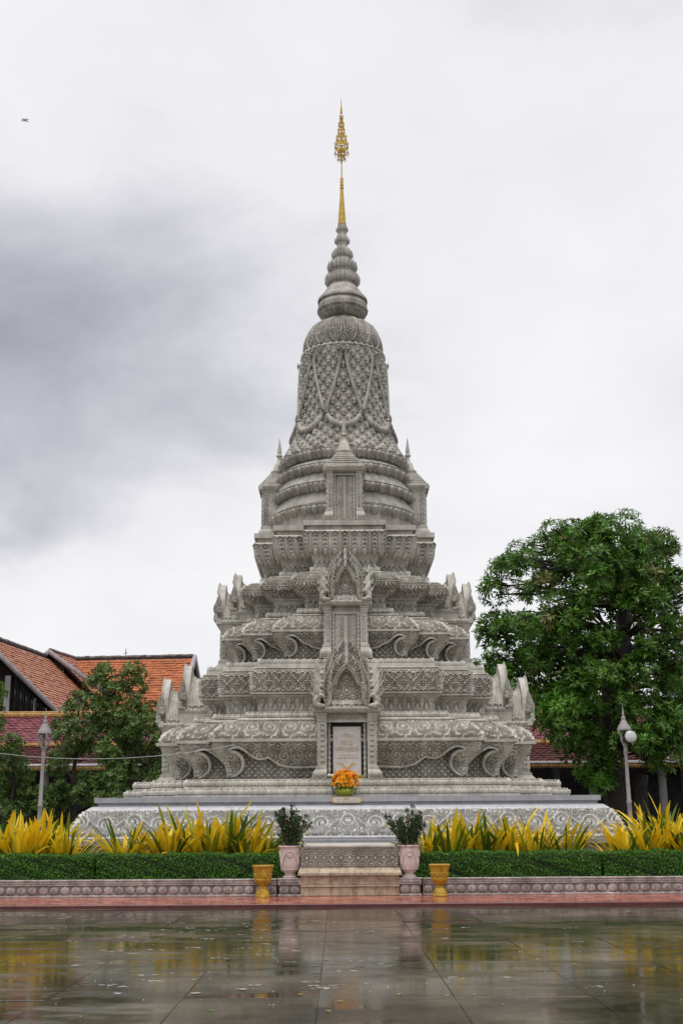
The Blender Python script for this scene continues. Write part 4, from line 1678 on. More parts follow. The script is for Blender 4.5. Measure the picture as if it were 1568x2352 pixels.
sp = MB()
plain_rev(sp, [(735, 36.5), (730, 42), (723, 49), (717, 54), (713, 56.4), (706, 56.4), (703, 55), (701.5, 52.5), (698, 52.5), (697, 57), (692, 57), (689, 55), (684.6, 50), (678, 45.5), (672.6, 41), (666, 36), (661, 31.5), (658.5, 28.5),
               (657, 29), (650, 33), (642, 33), (632, 27), (629, 24.5), (626, 26), (618.6, 27.5), (608, 25), (600, 20), (597, 18), (594, 18), (588.6, 19.5), (580, 18), (573, 15), (570, 12.2), (564, 12), (561, 13), (555, 14), (548, 13), (543, 11),
               (541, 9.8), (536, 9.8), (533, 11), (528.6, 11.4), (522, 10), (516, 8.5), (514, 8.5)], 48)
spo = part('spire', sp, M['stone_old'], smooth=40)
mb = MB()
r, z = rr(44, 736)
rev_relief(mb, [(736, 37), (730.5, 43), (724, 50), (718, 54.5), (713, 56)], lambda u, v, L, rm: p_leaves(u, v, L * 1.05, TAU * rm / 24 / L), 0.07, 0.014)
part('lotus_ring', mb, M['stone_old'], parent=spo, smooth=60)
mb = MB()
r, z = rr(47, 681)
petal_ring(mb, r - 0.02, z, 30, 0.24, 0.085, 0, -0.75, 0.04, 0.0)
part('lotus_ring', mb, M['stone_old'], parent=spo, smooth=60)
for y, p, n, Ln in ((652, 33, 20, 0.34), (621, 27.5, 18, 0.32), (591, 19.6, 14, 0.25), (556.5, 14, 12, 0.19), (530, 11.2, 10, 0.16)):
    mb = MB()
    r, z = rr(p, y)
    petal_ring(mb, r - 0.01, z - 0.05, n, Ln, TAU * r / n * 0.62, 0, 0.10, 0.11 * Ln / 0.3, 0.12)
    petal_ring(mb, r - 0.06, z + 0.05, n, Ln * 1.05, TAU * r / n * 0.5, 0, 0.0, 0.06, 0.12)
    mb.xform(Matrix.Rotation(math.pi / n, 4, 'Z') if n % 4 else Matrix.Identity(4))
    part('lotus_ring', mb, M['stone_old'], parent=spo, smooth=60)

# --- gilded finial
gm = M['gold']
fin = MB()
fin.revolve([rr(p, y) for y, p in ((516.5, 9.4), (514, 9.3), (500, 8.3), (470, 6.0), (440, 3.9), (434, 3.5), (433, 4.6), (431.5, 4.6), (431, 3.4), (427, 3.4), (426.5, 4.4), (425, 4.4), (424.5, 3.5), (420, 3.6), (418, 3.9), (414, 3.9), (413, 3.6), (411, 4.3), (410, 1.6),
                                   (400, 1.35), (368, 1.3), (262, 0.9), (261, 2.0), (258, 2.9), (250, 2.1), (240, 1.0), (233, 0.6), (231, 1.0), (228.5, 0.7), (226.5, 0.05))], 20)
fo = part('gilded_finial', fin, gm, smooth=40)
fo['label'] = 'gilded metal finial with tiers of small crowns'
for yt, yb_, p in ((351, 366, 8.6), (333, 352, 15.4), (316, 331, 11.6), (301, 313, 7.9), (286, 297, 6.5), (269, 281, 3.9)):
    mb = MB()
    r, z1 = rr(p, yt)
    _, z0 = rr(p, yb_)
    n = 18
    h = z1 - z0
    th = 0.012
    for zz_, hh in ((z0 + h * 0.10, h * 0.12), (z0 + h * 0.72, h * 0.28)):
        mb.revolve([(r - th, zz_), (r, zz_), (r, zz_ + hh), (r - th, zz_ + hh), (r - th, zz_)], 36)
    for i in range(n):
        a = TAU * i / n
        ou = np.array((math.cos(a), math.sin(a), 0))
        o = ou * r
        flame3(mb, o + [0, 0, z0 + h * 0.98], np.array((0, 0, 1)) + ou * 0.15, ou, h * 0.35, TAU * r / n * 0.42, 0, 0.012, 0, True)
        flame3(mb, o + [0, 0, z0 + h * 0.75], np.array((0, 0, -1)), ou, h * 0.22, TAU * r / n * 0.42, 0, 0.012, 0, True)
        flame3(mb, o + [0, 0, z0 + h * 0.14], np.array((0, 0, -1)) + ou * 0.25, ou, h * 0.45, TAU * r / n * 0.36, 0, 0.012, 0, True)
    for i in range(4):
        a = TAU * i / 4 + 0.3
        mb.tube([(0, 0, z0 + h * 0.5), (r * math.cos(a), r * math.sin(a), z0 + h * 0.15)], 0.012, 5)
        mb.tube([(r * math.cos(a + .7), r * math.sin(a + .7), z0 + h * 0.1), (r * math.cos(a + .7), r * math.sin(a + .7), z0 + h * 0.8)], 0.012, 5)
    part('crown_tier', mb, gm, parent=fo, smooth=40)

# ------------------------------------------------------------------ ground
def dist_ground(y):
    return EYE / math.tan(-el(y))


YK = -DIST + 23.7          # front of the red kerb
YW = -DIST + 26.2          # face of the retaining wall
ZR, ZW = 0.065, 0.43       # red walk, top of the retaining wall
ZT = 0.40                  # planted terrace


def wet_pavement():
    m = bpy.data.materials.new('rain_wet_concrete')
    m.use_nodes = True
    nt = m.node_tree
    nt.nodes.clear()
    N = nt.nodes.new
    L = nt.links.new
    b = N('ShaderNodeBsdfPrincipled')
    o = N('ShaderNodeOutputMaterial')
    L(b.outputs[0], o.inputs[0])
    geo = N('ShaderNodeNewGeometry')
    oi = N('ShaderNodeObjectInfo')

    def nz(scale, det, rough, vec=None, sc=(1, 1, 1)):
        mp = N('ShaderNodeMapping')
        mp.inputs['Scale'].default_value = sc
        L(geo.outputs['Position'], mp.inputs[0])
        n = N('ShaderNodeTexNoise')
        n.inputs['Scale'].default_value = scale
        n.inputs['Detail'].default_value = det
        n.inputs['Roughness'].default_value = rough
        L(mp.outputs[0], n.inputs['Vector'])
        return n.outputs[0]

    def ramp(v, *st):
        r = N('ShaderNodeValToRGB')
        e = r.color_ramp.elements
        e[0].position, e[0].color = st[0][0], (*st[0][1], 1)
        e[1].position, e[1].color = st[-1][0], (*st[-1][1], 1)
        for p, c in st[1:-1]:
            e.new(p).color = (*c, 1)
        L(v, r.inputs[0])
        return r.outputs[0]
    big = nz(0.55, 7, 0.62)
    fine = nz(9, 6, 0.65)
    c1 = ramp(big, (0.32, (0.022, 0.021, 0.014)), (0.50, (0.06, 0.052, 0.036)), (0.66, (0.14, 0.122, 0.09)))
    c2 = ramp(fine, (0.3, (0.75, 0.75, 0.75)), (0.7, (1.1, 1.1, 1.1)))
    mu = N('ShaderNodeMix')
    mu.data_type = 'RGBA'
    mu.blend_type = 'MULTIPLY'
    mu.inputs[0].default_value = 1
    L(c1, mu.inputs[6])
    L(c2, mu.inputs[7])
    L(mu.outputs[2], b.inputs['Base Color'])
    # standing water: smooth film with shallow ruffled places between
    wet = nz(1.1, 8, 0.68, sc=(0.5, 1.5, 1))
    rg = N('ShaderNodeMapRange')
    rg.inputs['From Min'].default_value = 0.42
    rg.inputs['From Max'].default_value = 0.62
    rg.inputs['To Min'].default_value = 0.01
    rg.inputs['To Max'].default_value = 0.26
    L(wet, rg.inputs['Value'])
    b.inputs['IOR'].default_value = 1.33
    b.inputs['Specular IOR Level'].default_value = 0.5
    # rings of rain drops in scattered cells, and fine roughness of the concrete
    vo = N('ShaderNodeTexVoronoi')
    vo.inputs['Scale'].default_value = 4.5
    L(geo.outputs['Position'], vo.inputs['Vector'])
    sp = N('ShaderNodeSeparateColor')
    L(vo.outputs['Color'], sp.inputs[0])

    def mth(op, a, b_=None):
        n = N('ShaderNodeMath')
        n.operation = op
        for i, s in enumerate((a, b_)):
            if s is None:
                continue
            if isinstance(s, (int, float)):
                n.inputs[i].default_value = s
            else:
                L(s, n.inputs[i])
        return n.outputs[0]
    ring = mth('MULTIPLY', mth('SINE', mth('MULTIPLY', vo.outputs['Distance'], 70.0)), mth('MAXIMUM', mth('SUBTRACT', 1.0, mth('MULTIPLY', vo.outputs['Distance'], 4.5)), 0.0))
    patch = nz(0.35, 3, 0.5)
    gate = mth('MULTIPLY', mth('GREATER_THAN', sp.outputs[0], 0.60), mth('MULTIPLY', mth('GREATER_THAN', patch, 0.5), 1.0))
    ripple = mth('MULTIPLY', ring, gate)
    foam = mth('MULTIPLY', mth('MULTIPLY', gate, mth('GREATER_THAN', sp.outputs[1], 0.6)), mth('LESS_THAN', mth('ADD', vo.outputs['Distance'], mth('MULTIPLY', fine, 0.6)), 0.66))
    L(mth('ADD', rg.outputs[0], mth('MULTIPLY', foam, 0.5)), b.inputs['Roughness'])
    ruff = nz(3.0, 5, 0.6)
    strk = nz(1.0, 6, 0.65, sc=(1.5, 9.0, 1))
    hgt = mth('ADD', mth('ADD', mth('MULTIPLY', ripple, 0.0035), mth('MULTIPLY', ruff, 0.0013)), mth('MULTIPLY', strk, 0.0014))
    bp = N('ShaderNodeBump')
    bp.inputs['Strength'].default_value = 0.6
    bp.inputs['Distance'].default_value = 1.0
    L(hgt, bp.inputs['Height'])
    L(bp.outputs[0], b.inputs['Normal'])
    return m


M['pave'] = wet_pavement()
mb = MB()
mb.box((-1500, -200, -0.5), (1500, 1500, -0.03))
g = tag(mb.build('ground', M['soil'], smooth=0), kind='structure')
# court paved with big wet concrete slabs, each lying a little out of true
pav = link('pavement', None)
pav.empty_display_size = 0.2
mbp = MB()
mbp.box((-40, -60, -0.02), (40, YK, -0.008))
pv = mbp.build('pavement', M['pave'], smooth=0)
bpy.data.objects.remove(pav)
tag(pv, kind='structure')
SX, SY = 1.29, 2.8
mb = MB()
mb.bbox((-SX / 2 + 0.004, -SY / 2 + 0.008, -0.06), (SX / 2 - 0.004, SY / 2 - 0.008, 0.0), 0.004)
slab = mb.mesh('paving_slab', M['pave'], 20)
rs = random.Random(11)
for j in range(-1, 9):
    y = YK - SY * (j + 0.5) - 0.02 + 1.95
    if y + SY / 2 > YK - 0.02:
        continue
    for i in range(-9, 10):
        x = 0.83 + SX * (i + 0.5)
        dd = DIST + y + SY / 2
        if abs(x) - SX > 0.34 * dd + 0.6:
            continue
        o = link('paving_slab', slab, pv, (x, y, 0))
        o.rotation_euler = (R_(rs.gauss(0, 0.19)), R_(rs.gauss(0, 0.07)), 0)
mb = MB()
for i in range(14):
    mb.bbox((-13.5 + i * 1.93 + 0.003, YK - 0.87, -0.06), (-13.5 + (i + 1) * 1.93 - 0.003, YK - 0.012, 0.0), 0.004)
tag(mb.build('gutter_course', M['pave'], pv, 20))

# red tiled walk with kerb
mb = MB()
mb.box((-14, YK + 0.02, -0.02), (14, YW + 0.3, ZR - 0.012))
walk = tag(mb.build('red_walk', M['redkerb'], smooth=0), kind='structure')
mb = MB()
for i in range(12):
    mb.bbox((-13.2 + i * 2.2 + 0.003, YK, -0.02), (-13.2 + (i + 1) * 2.2 - 0.003, YK + 0.14, ZR), 0.01)
mb.build('kerb', M['redkerb'], walk, 30)
tw_ = 0.465
td = (YW - YK - 0.14) / 5
mb = MB()
mb.bbox((-tw_ / 2 + 0.003, -td / 2 + 0.003, -0.02), (tw_ / 2 - 0.003, td / 2 - 0.003, 0), 0.003)
tile = mb.mesh('red_tile', M['redtile'], 20)
for j in range(5):
    for i in range(-21, 22):
        o = link('red_tile', tile, walk, (i * tw_ + 0.23 * (j % 2), YK + 0.14 + td * (j + 0.5), ZR))
        o.rotation_euler = (R_(rs.gauss(0, 0.25)), R_(rs.gauss(0, 0.25)), 0)

# planted terrace
mb = MB()
mb.box((-14, YW + 0.2, -0.02), (14, 9, ZT))
tag(mb.build('planting_bed', M['soil'], smooth=0), kind='structure')

# retaining wall: moulded coping with a lozenge frieze over a row of lotus bosses
BW = 0.235


def boss_mesh():
    mb = MB()
    n, m = 15, 9
    a = np.linspace(-1, 1, n)
    b = np.linspace(-1, 1, m)
    X, Z = np.meshgrid(a, b, indexing='ij')
    r = np.hypot(X, Z)
    Hh = np.sqrt(np.clip(1 - r ** 2.6 * 0.92, 0, 1))
    th = np.arctan2(X, Z + 0.4)
    Hh = Hh * (0.80 + 0.20 * np.cos(14 * th)) + 0.12 * np.exp(-(r / 0.25) ** 2)
    P = np.stack([X * BW * 0.48, -Hh * 0.085, Z * 0.10], -1)
    mb.grid(P)
    return mb.mesh('lotus_boss', M['wall_stone'], 60)


boss = boss_mesh()


def low_wall(x0, x1, label):
    w_ = thing('retaining_wall', label, 'wall', ((x0 + x1) / 2, YW, ZR))
    hl = (x1 - x0) / 2
    mb = MB()
    mb.box((-hl, 0.03, -0.02), (hl, 0.30, ZW - ZR - 0.012))
    mb.build('wall_body', M['wall_stone'], w_, 20)
    h = ZW - ZR
    mb = MB()
    mb.bbox((-hl, -0.035, 0), (hl, 0.03, 0.045), 0.008)
    mb.build('foot_course', M['wall_stone'], w_, 20)
    nb = int((x1 - x0) / BW)
    for i in range(nb):
        link('lotus_boss', boss, w_, (-hl + (i + 0.5) * (x1 - x0) / nb, 0.028, 0.145))
    n = max(1, round((x1 - x0) / 1.7))
    for i in range(n):
        a, b = -hl + (x1 - x0) * i / n + 0.003, -hl + (x1 - x0) * (i + 1) / n - 0.003
        mb = MB()
        mb.bbox((a, -0.045, 0.245), (b, 0.05, 0.262), 0.004)
        mb.bbox((a, -0.030, 0.262), (b, 0.05, h - 0.032), 0.002)
        rect_relief(mb, ((a + b) / 2, -0.033, 0.268), (1, 0, 0), (0, 0, 1), b - a - 0.01, h - 0.032 - 0.274, lambda u, v, L: p_cross(u, v, L, 1.4), 0.02, 0.011)
        mb.bbox((a, -0.055, h - 0.030), (b, 0.32, h), 0.006)
        mb.build('coping_block', M['wall_stone'], w_, 30)
    return w_


BX0, BX1 = px_at(690, 2030, YW).x, px_at(916, 2030, YW).x     # sides of the offering platform
low_wall(-12.0, BX0 - 0.52, 'low mauve stone retaining wall with lotus bosses, left of the platform')
low_wall(BX1 + 0.52, 12.0, 'low mauve stone retaining wall with lotus bosses, right of the platform')

# ------------------------------------------------------------------ offering platform before the stupa
YP = YW - 0.06
plat = thing('offering_platform', 'tan block platform with carved grey scroll panel before the stupa', 'platform', ((BX0 + BX1) / 2, YP, ZR))
hl = (BX1 - BX0) / 2
mb = MB()
mb.box((-hl + 0.02, 0.03, -0.02), (hl - 0.02, 3.2, 0.57))
mb.box((-hl + 0.02, 0.15, 0.57), (hl - 0.02, 3.2, 0.98))
mb.build('platform_core', M['tan'], plat, 20)
z = 0.0
for r, (h, pr) in enumerate(((0.19, -0.0), (0.04, -0.035), (0.20, -0.0))):
    if r == 1:
        mb = MB()
        mb.bbox((-hl + 0.002, pr, z), (hl - 0.002, 0.05, z + h), 0.008)
        mb.build('ledge', M['tan'], plat, 20)
    else:
        ed = [-hl] + [-hl + 0.19 + 0.475 * i for i in range(5)] + [hl]
        for a, b in zip(ed[:-1], ed[1:]):
            mb = MB()
            mb.bbox((a + 0.004, pr, z + 0.003), (b - 0.004, 0.05, z + h - 0.003), 0.008)
            mb.build('stone_block', M['tan'], plat, 30)
            if r == 0:
                pass
    z += h
# spreading moulding carved with flat leaves
mb = MB()
z1 = 0.575
for i in range(5):
    a, b = -hl - 0.06 + (2 * hl + 0.12) * i / 5 + 0.003, -hl - 0.06 + (2 * hl + 0.12) * (i + 1) / 5 - 0.003
    mb = MB()
    nu, nv = 30, 10
    U, T = np.meshgrid(np.linspace(a, b, nu), np.linspace(0, 1, nv), indexing='ij')
    Hh = 0.012 * p_leaves(U, T * 0.14, 0.14, 1.2) * sstep(np.minimum(T, 1 - T), 0, 0.1)
    P = np.stack([U * (1 - 0.03 * T), -0.07 + 0.11 * T ** 1.4 - Hh, z + 0.03 + (z1 - z - 0.03) * T + Hh * 0.4], -1)
    mb.grid(P)
    mb.box((a, -0.075, z), (b, 0.1, z + 0.03))
    mb.box((a * 0.97, 0.035, z1 - 0.004), (b * 0.97, 0.2, z1 + 0.022))
    mb.build('leaf_moulding', M['tan'] if i % 2 else M['tan'], plat, 40)
z2 = 0.60
mb = MB()
rect_relief(mb, (0, 0.12, z2), (1, 0, 0), (0, 0, 1), 2 * hl - 0.02, 0.375, p_curls, 0.05, 0.012)
mb.build('scroll_panel', ST, plat, 60)
mb = MB()
mb.bbox((-hl + 0.03, 0.09, z2 + 0.38), (hl - 0.03, 3.2, z2 + 0.41), 0.006)
mb.bbox((-hl + 0.06, 0.05, z2 + 0.412), (hl - 0.06, 3.2, z2 + 0.46), 0.008)
mb.build('platform_cornice', ST, plat, 30)

# pedestals, urns, gold pots
ped_m = {}


def pedestal(cx, label):
    p = thing('pedestal', label, 'pedestal', (cx, YW - 0.02, ZR), 'pedestals beside the platform')
    if not ped_m:
        mb = MB()
        mb.box((-0.21, 0.02, 0.0), (0.21, 0.46, 0.33))
        ped_m['core'] = mb.mesh('pedestal_core', M['wall_stone'], 20)
        mb = MB()
        mb.bbox((-0.25, -0.06, 0), (0.25, 0.5, 0.04), 0.008)
        ped_m['foot'] = mb.mesh('foot_course', M['wall_stone'], 20)
        mb = MB()
        mb.bbox((-0.25, -0.06, 0.235), (0.25, 0.5, 0.36), 0.006)
        rect_relief(mb, (0, -0.063, 0.262), (1, 0, 0), (0, 0, 1), 0.44, 0.075, lambda u, v, L: p_cross(u, v, L, 1.4), 0.022, 0.008)
        mb.bbox((-0.265, -0.075, 0.345), (0.265, 0.5, 0.372), 0.006)
        ped_m['cap'] = mb.mesh('pedestal_cap', M['wall_stone'], 30)
    link('pedestal_core', ped_m['core'], p)
    link('foot_course', ped_m['foot'], p)
    link('pedestal_cap', ped_m['cap'], p)
    for i in (-1, 1):
        link('lotus_boss', boss, p, (i * 0.115, 0.02, 0.137))
    return p


XL, XR = px_at(665, 2030, YW).x, px_at(941, 2030, YW).x
pedestal(XL, 'mauve stone pedestal under the pink urn left of the platform')
pedestal(XR, 'mauve stone pedestal under the pink urn right of the platform')

urn_parts = {}


def urn(cx, label):
    if not urn_parts:
        mb = MB()
        mb.revolve([(0.001, 0.0), (0.165, 0.0), (0.17, 0.025), (0.15, 0.045), (0.125, 0.07), (0.12, 0.095), (0.135, 0.105), (0.145, 0.12), (0.19, 0.155), (0.205, 0.17), (0.212, 0.172), (0.214, 0.182), (0.208, 0.186), (0.225, 0.25), (0.232, 0.33), (0.233, 0.45),
                    (0.236, 0.58), (0.238, 0.64), (0.255, 0.645), (0.262, 0.66), (0.258, 0.68), (0.245, 0.685), (0.225, 0.68), (0.215, 0.62), (0.21, 0.60), (0.001, 0.60)], 40)
        urn_parts['urn_body'] = (mb.mesh('urn_body', M['pink'], 35), None)
        mb = MB()
        for k in range(4):
            a0 = -math.pi / 2 + k * math.pi / 2
            pts = []
            for i in range(25):
                t = -1 + i / 12
                z = 0.28 + 0.28 * (1 - abs(t) ** 2.2)
                a = a0 + t * math.pi / 4
                r = 0.238 + 0.002
                pts.append((r * math.cos(a), r * math.sin(a), z))
            mb.tube(pts, 0.011, 6)
        urn_parts['rope_garland'] = (mb.mesh('rope_garland', M['pink'], 60), None)
        mb = MB()
        for k in range(4):
            a0 = -math.pi / 2 + k * math.pi / 2
            ou = np.array((math.cos(a0), math.sin(a0), 0))
            sd = np.array((-ou[1], ou[0], 0))
            c = ou * 0.232 + np.array((0, 0, 0.455))
            flame3(mb, c, (0, 0, 1), ou, 0.065, 0.022, 0, 0.02)
            flame3(mb, c, (0, 0, -1), ou, 0.055, 0.016, 0, 0.02)
            for s in (-1, 1):
                pts = [c + ou * 0.012 + sd * s * (0.01 + 0.042 * math.sin(t)) + np.array((0, 0, 0.04 * math.sin(t * 1.3) - 0.004 * t)) for t in np.linspace(0, 2.6, 9)]
                mb.tube(pts, 0.009, 6)
            mb.tube([c + ou * 0.018 - sd * 0.03, c + ou * 0.018 + sd * 0.03], 0.008, 6)
        urn_parts['lily_emblem'] = (mb.mesh('lily_emblem', M['pink'], 60), None)
        mb = MB()
        mb.revolve([(0.215, 0.622), (0.1, 0.632), (0.001, 0.636)], 24)
        urn_parts['potting_soil'] = (mb.mesh('potting_soil', M['soil'], 60), None)
    u = thing('urn', label, 'urn', (cx, YW + 0.20, ZR + 0.372), 'pink urns on pedestals')
    for k, (me, _) in urn_parts.items():
        link(k, me, u)
    return u


urn(XL, 'pale pink terracotta urn with lily emblem, left of the platform')
urn(XR, 'pale pink terracotta urn with lily emblem, right of the platform')


def leaf_quads(mb, C, A, Nn, ln, wd, fold=0.0):
    """many rhombic leaves: centres C, axis A, normal Nn (arrays)"""
    A = A / np.linalg.norm(A, axis=1, keepdims=True)
    S = np.cross(A, Nn)
    S /= np.maximum(np.linalg.norm(S, axis=1, keepdims=True), 1e-6)
    n = len(C)
    ln = np.broadcast_to(np.asarray(ln, float).reshape(-1, 1), (n, 1))
    wd = np.broadcast_to(np.asarray(wd, float).reshape(-1, 1), (n, 1))
    V = np.zeros((n, 4, 3))
    V[:, 0] = C
    V[:, 1] = C + A * ln * 0.45 + S * wd * 0.5
    V[:, 2] = C + A * ln
    V[:, 3] = C + A * ln * 0.45 - S * wd * 0.5
    F = np.arange(n * 4).reshape(n, 4)
    mb.add(V.reshape(-1, 3), F)


def rand_dirs(n, up=0.0, rg=rng):
    d = rg.normal(size=(n, 3))
    d[:, 2] += up
    return d / np.linalg.norm(d, axis=1, keepdims=True)


def urn_plant(cx, label, seed):
    t = thing('potted_shrub', label, 'plant', (cx, YW + 0.20, ZR + 0.372 + 0.62), 'shrubs in the pink urns')
    rg = np.random.default_rng(seed)
    st, lf_, fl_ = MB(), MB(), MB()
    for i in range(26):
        a = rg.uniform(0, TAU)
        lean = rg.uniform(0.05, 0.85)
        h = rg.uniform(0.55, 0.95) * (1 - 0.35 * lean)
        pts = []
        b = rg.uniform(0, TAU)
        for k in range(7):
            q = k / 6
            r = 0.08 + lean * h * q ** 1.3
            pts.append(np.array((r * math.cos(a) + 0.03 * q * math.cos(b), r * math.sin(a) + 0.03 * q * math.sin(b), h * q - 0.02)))
        st.tube(pts, [0.014 - 0.006 * k / 6 for k in range(7)], 6)
        C = []
        for k in range(2, 7):
            m = 10 if k < 5 else 18
            C.append(np.repeat(pts[k][None], m, 0) + rg.normal(0, 0.018, (m, 3)))
        C = np.concatenate(C)
        D = rand_dirs(len(C), 0.5, rg)
        leaf_quads(lf_, C, D, rand_dirs(len(C), 0.3, rg), rg.uniform(0.05, 0.10, len(C)), rg.uniform(0.025, 0.045, len(C)))
        if i % 3 == 0:
            m = 5
            C = np.repeat(pts[5 + i % 2][None], m, 0) + rg.normal(0, 0.03, (m, 3))
            leaf_quads(fl_, C, rand_dirs(m, 0.2, rg), rand_dirs(m, 0, rg), 0.035, 0.035)
    # lower skirt of leaves hiding the soil
    n = 500
    a = rg.uniform(0, TAU, n)
    r = rg.uniform(0.05, 0.30, n)
    C = np.stack([r * np.cos(a), r * np.sin(a), rg.uniform(0.02, 0.45, n)], 1)
    leaf_quads(lf_, C, rand_dirs(n, 0.2, rg), rand_dirs(n, 0.3, rg), rg.uniform(0.05, 0.10, n), rg.uniform(0.025, 0.045, n))
    st.build('stems', M['stem'], t, 60)
    tag(lf_.build('leaves', M['euph'], t, 0), kind='stuff')
    tag(fl_.build('flowers', M['euphflower'], t, 0), kind='stuff')


urn_plant(XL, 'thorny dark green shrub with small red flowers in the left pink urn', 5)
urn_plant(XR, 'thorny dark green shrub with small red flowers in the right pink urn', 8)

gp = {}


def gold_pot(cx, label):
    if not gp:
        mb = MB()
        prof = np.array([(0.001, 0), (0.165, 0), (0.168, 0.03), (0.155, 0.05), (0.15, 0.08), (0.125, 0.15), (0.105, 0.175), (0.085, 0.19), (0.08, 0.22), (0.09, 0.245), (0.115, 0.255), (0.12, 0.275), (0.15, 0.31), (0.172, 0.36), (0.18, 0.375), (0.176, 0.39),
                         (0.185, 0.45), (0.195, 0.52), (0.21, 0.59), (0.222, 0.62), (0.235, 0.63), (0.238, 0.655), (0.228, 0.665), (0.205, 0.66), (0.19, 0.62), (0.001, 0.62)])
        n = 96
        d = np.concatenate([[0], np.cumsum(np.hypot(*np.diff(prof, axis=0).T))])
        vv = np.linspace(0, d[-1], 120)
        r = np.interp(vv, d, prof[:, 0])
        z = np.interp(vv, d, prof[:, 1])
        th = np.linspace(0, TAU, n, endpoint=False)
        U = th[:, None] * 0.2 * np.ones((1, 120))
        rel = 0.018 * (p_scroll(U, (z[None] - 0.39) + 0 * U, 0.2, TAU * 0.2 / 8 / 0.2) * sstep(z, 0.39, 0.41) * sstep(z, 0.61, 0.59) + 0.9 * p_leaves(U, np.clip(0.37 - z[None], 0, 0.11) + 0 * U, 0.11, TAU * 0.2 / 12 / 0.11) * sstep(z, 0.26, 0.28) * sstep(z, 0.375, 0.36))
        rel = np.where((vv[None] < d[-1] * 0.62), rel, 0)
        P = np.zeros((n, 120, 3))
        P[..., 0] = np.cos(th)[:, None] * (r[None] + rel)
        P[..., 1] = np.sin(th)[:, None] * (r[None] + rel)
        P[..., 2] = z[None]
        mb.grid(P, closeu=True)
        gp['pot_body'] = mb.mesh('pot_body', M['goldpaint'], 45)
        mb = MB()
        mb.revolve([(0.2, 0.645), (0.12, 0.658), (0.001, 0.662)], 24)
        gp['ash_fill'] = mb.mesh('ash_fill', M['incense'], 60)
        mb = MB()
        r2 = random.Random(4)
        for i in range(16):
            a, q = r2.uniform(0, TAU), r2.uniform(0, 0.16)
            x, y = q * math.cos(a), q * math.sin(a)
            mb.tube([(x, y, 0.64), (x + r2.gauss(0, 0.01), y, 0.64 + r2.uniform(0.04, 0.09))], 0.004, 4)
        gp['incense_sticks'] = mb.mesh('incense_sticks', M['stem'], 0)
    p = thing('incense_pot', label, 'pot', (cx, YW - 0.36, ZR), 'gold incense pots on the red walk')
    for k, me in gp.items():
        o = link(k, me, p)
        if k == 'incense_sticks':
            o['kind'] = 'stuff'


gold_pot(px_at(603.5, 2030, YW - 0.36).x, 'gold painted incense pot on the red walk, left of the platform')
gold_pot(px_at(1009.5, 2030, YW - 0.36).x, 'gold painted incense pot on the red walk, right of the platform')

# ------------------------------------------------------------------ bouquet and name plate on the slab
SLW, SLZ = sqlv(1829.3, 581)
yb = -SLW + 0.24
bq = thing('bouquet', 'round orange flower bouquet wrapped in pale green leaves on the slab', 'bouquet', (px_at(792, 1800, yb).x, yb, SLZ))
rg = np.random.default_rng(21)
fl_ = MB()
n = 560
D = rand_dirs(n, 0.55, rg)
D = D[D[:, 2] > -0.15]
n = len(D)
C0 = D * np.array((0.35, 0.24, 0.33)) * rg.uniform(0.72, 1.06, (n, 1)) + np.array((0, 0, 0.33))
for k in range(6):
    a = TAU * k / 6
    t1 = np.cross(D, rand_dirs(n, 0, rg))
    t1 /= np.linalg.norm(t1, axis=1, keepdims=True)
    ax = t1 + D * 0.7
    leaf_quads(fl_, C0, ax, D, rg.uniform(0.05, 0.085, n), rg.uniform(0.022, 0.036, n))
tag(fl_.build('flowers', M['marigold'], bq, 0), kind='stuff')
mb = MB()
mb.dome((0, 0, 0.28), 0.2, 14, 6, True, (1.2, 0.9, 1.1))
mb.build('flower_foam', M['lily_g'], bq, 60)
for i, a in enumerate((-155, -110, -70, -25, 40, 140)):
    mb = MB()
    ou = np.array((math.cos(R_(a)), math.sin(R_(a)), 0))
    sd = np.array((-ou[1], ou[0], 0))
    nu, nv = 9, 9
    U, T = np.meshgrid(np.linspace(-1, 1, nu), np.linspace(0, 1, nv), indexing='ij')
    wv = 0.13 * np.sin(math.pi * np.clip(0.18 + 0.82 * T, 0, 1)) ** 0.6 + 0.01
    rad = 0.15 + 0.10 * np.sin(T * math.pi * 0.8) - 0.05 * U ** 2
    P = ou * rad[..., None] + sd * (U * wv)[..., None] + np.array((0, 0, 1)) * (0.005 + 0.20 * T)[..., None]
    mb.grid(P)
    mb.build('wrap_leaf', M['wrap'], bq, 60)
gf = MB()
n = 60
a = rg.uniform(0, TAU, n)
C = np.stack([0.2 * np.cos(a), 0.15 * np.sin(a), np.full(n, 0.17)], 1)
leaf_quads(gf, C, np.stack([np.cos(a), np.sin(a), rg.uniform(-0.5, 0.4, n)], 1), np.tile((0, 0, 1.0), (n, 1)), rg.uniform(0.10, 0.2, n), 0.018)
gf.build('fern_fronds', M['euph'], bq, 0)
wf = thing('white_flower_stems', 'two small white round flowers on thin stems left of the bouquet', 'flowers', (px_at(760, 1800, yb).x, yb, SLZ))
for s, x1 in ((-1, -0.05), (1, 0.035)):
    mb = MB()
    mb.tube([(0.06, 0.0, 0.0), (0.03 + x1 * 0.3, 0, 0.25), (x1, -0.01, 0.52)], 0.007, 5)
    st = mb.build('stem', M['bushleaf'], wf, 60)
    mb = MB()
    mb.dome((x1, -0.01, 0.545), 0.042, 10, 5, True, (1, 1, 0.8))
    mb.build('flower_head', M['white_petal'], wf, 60)

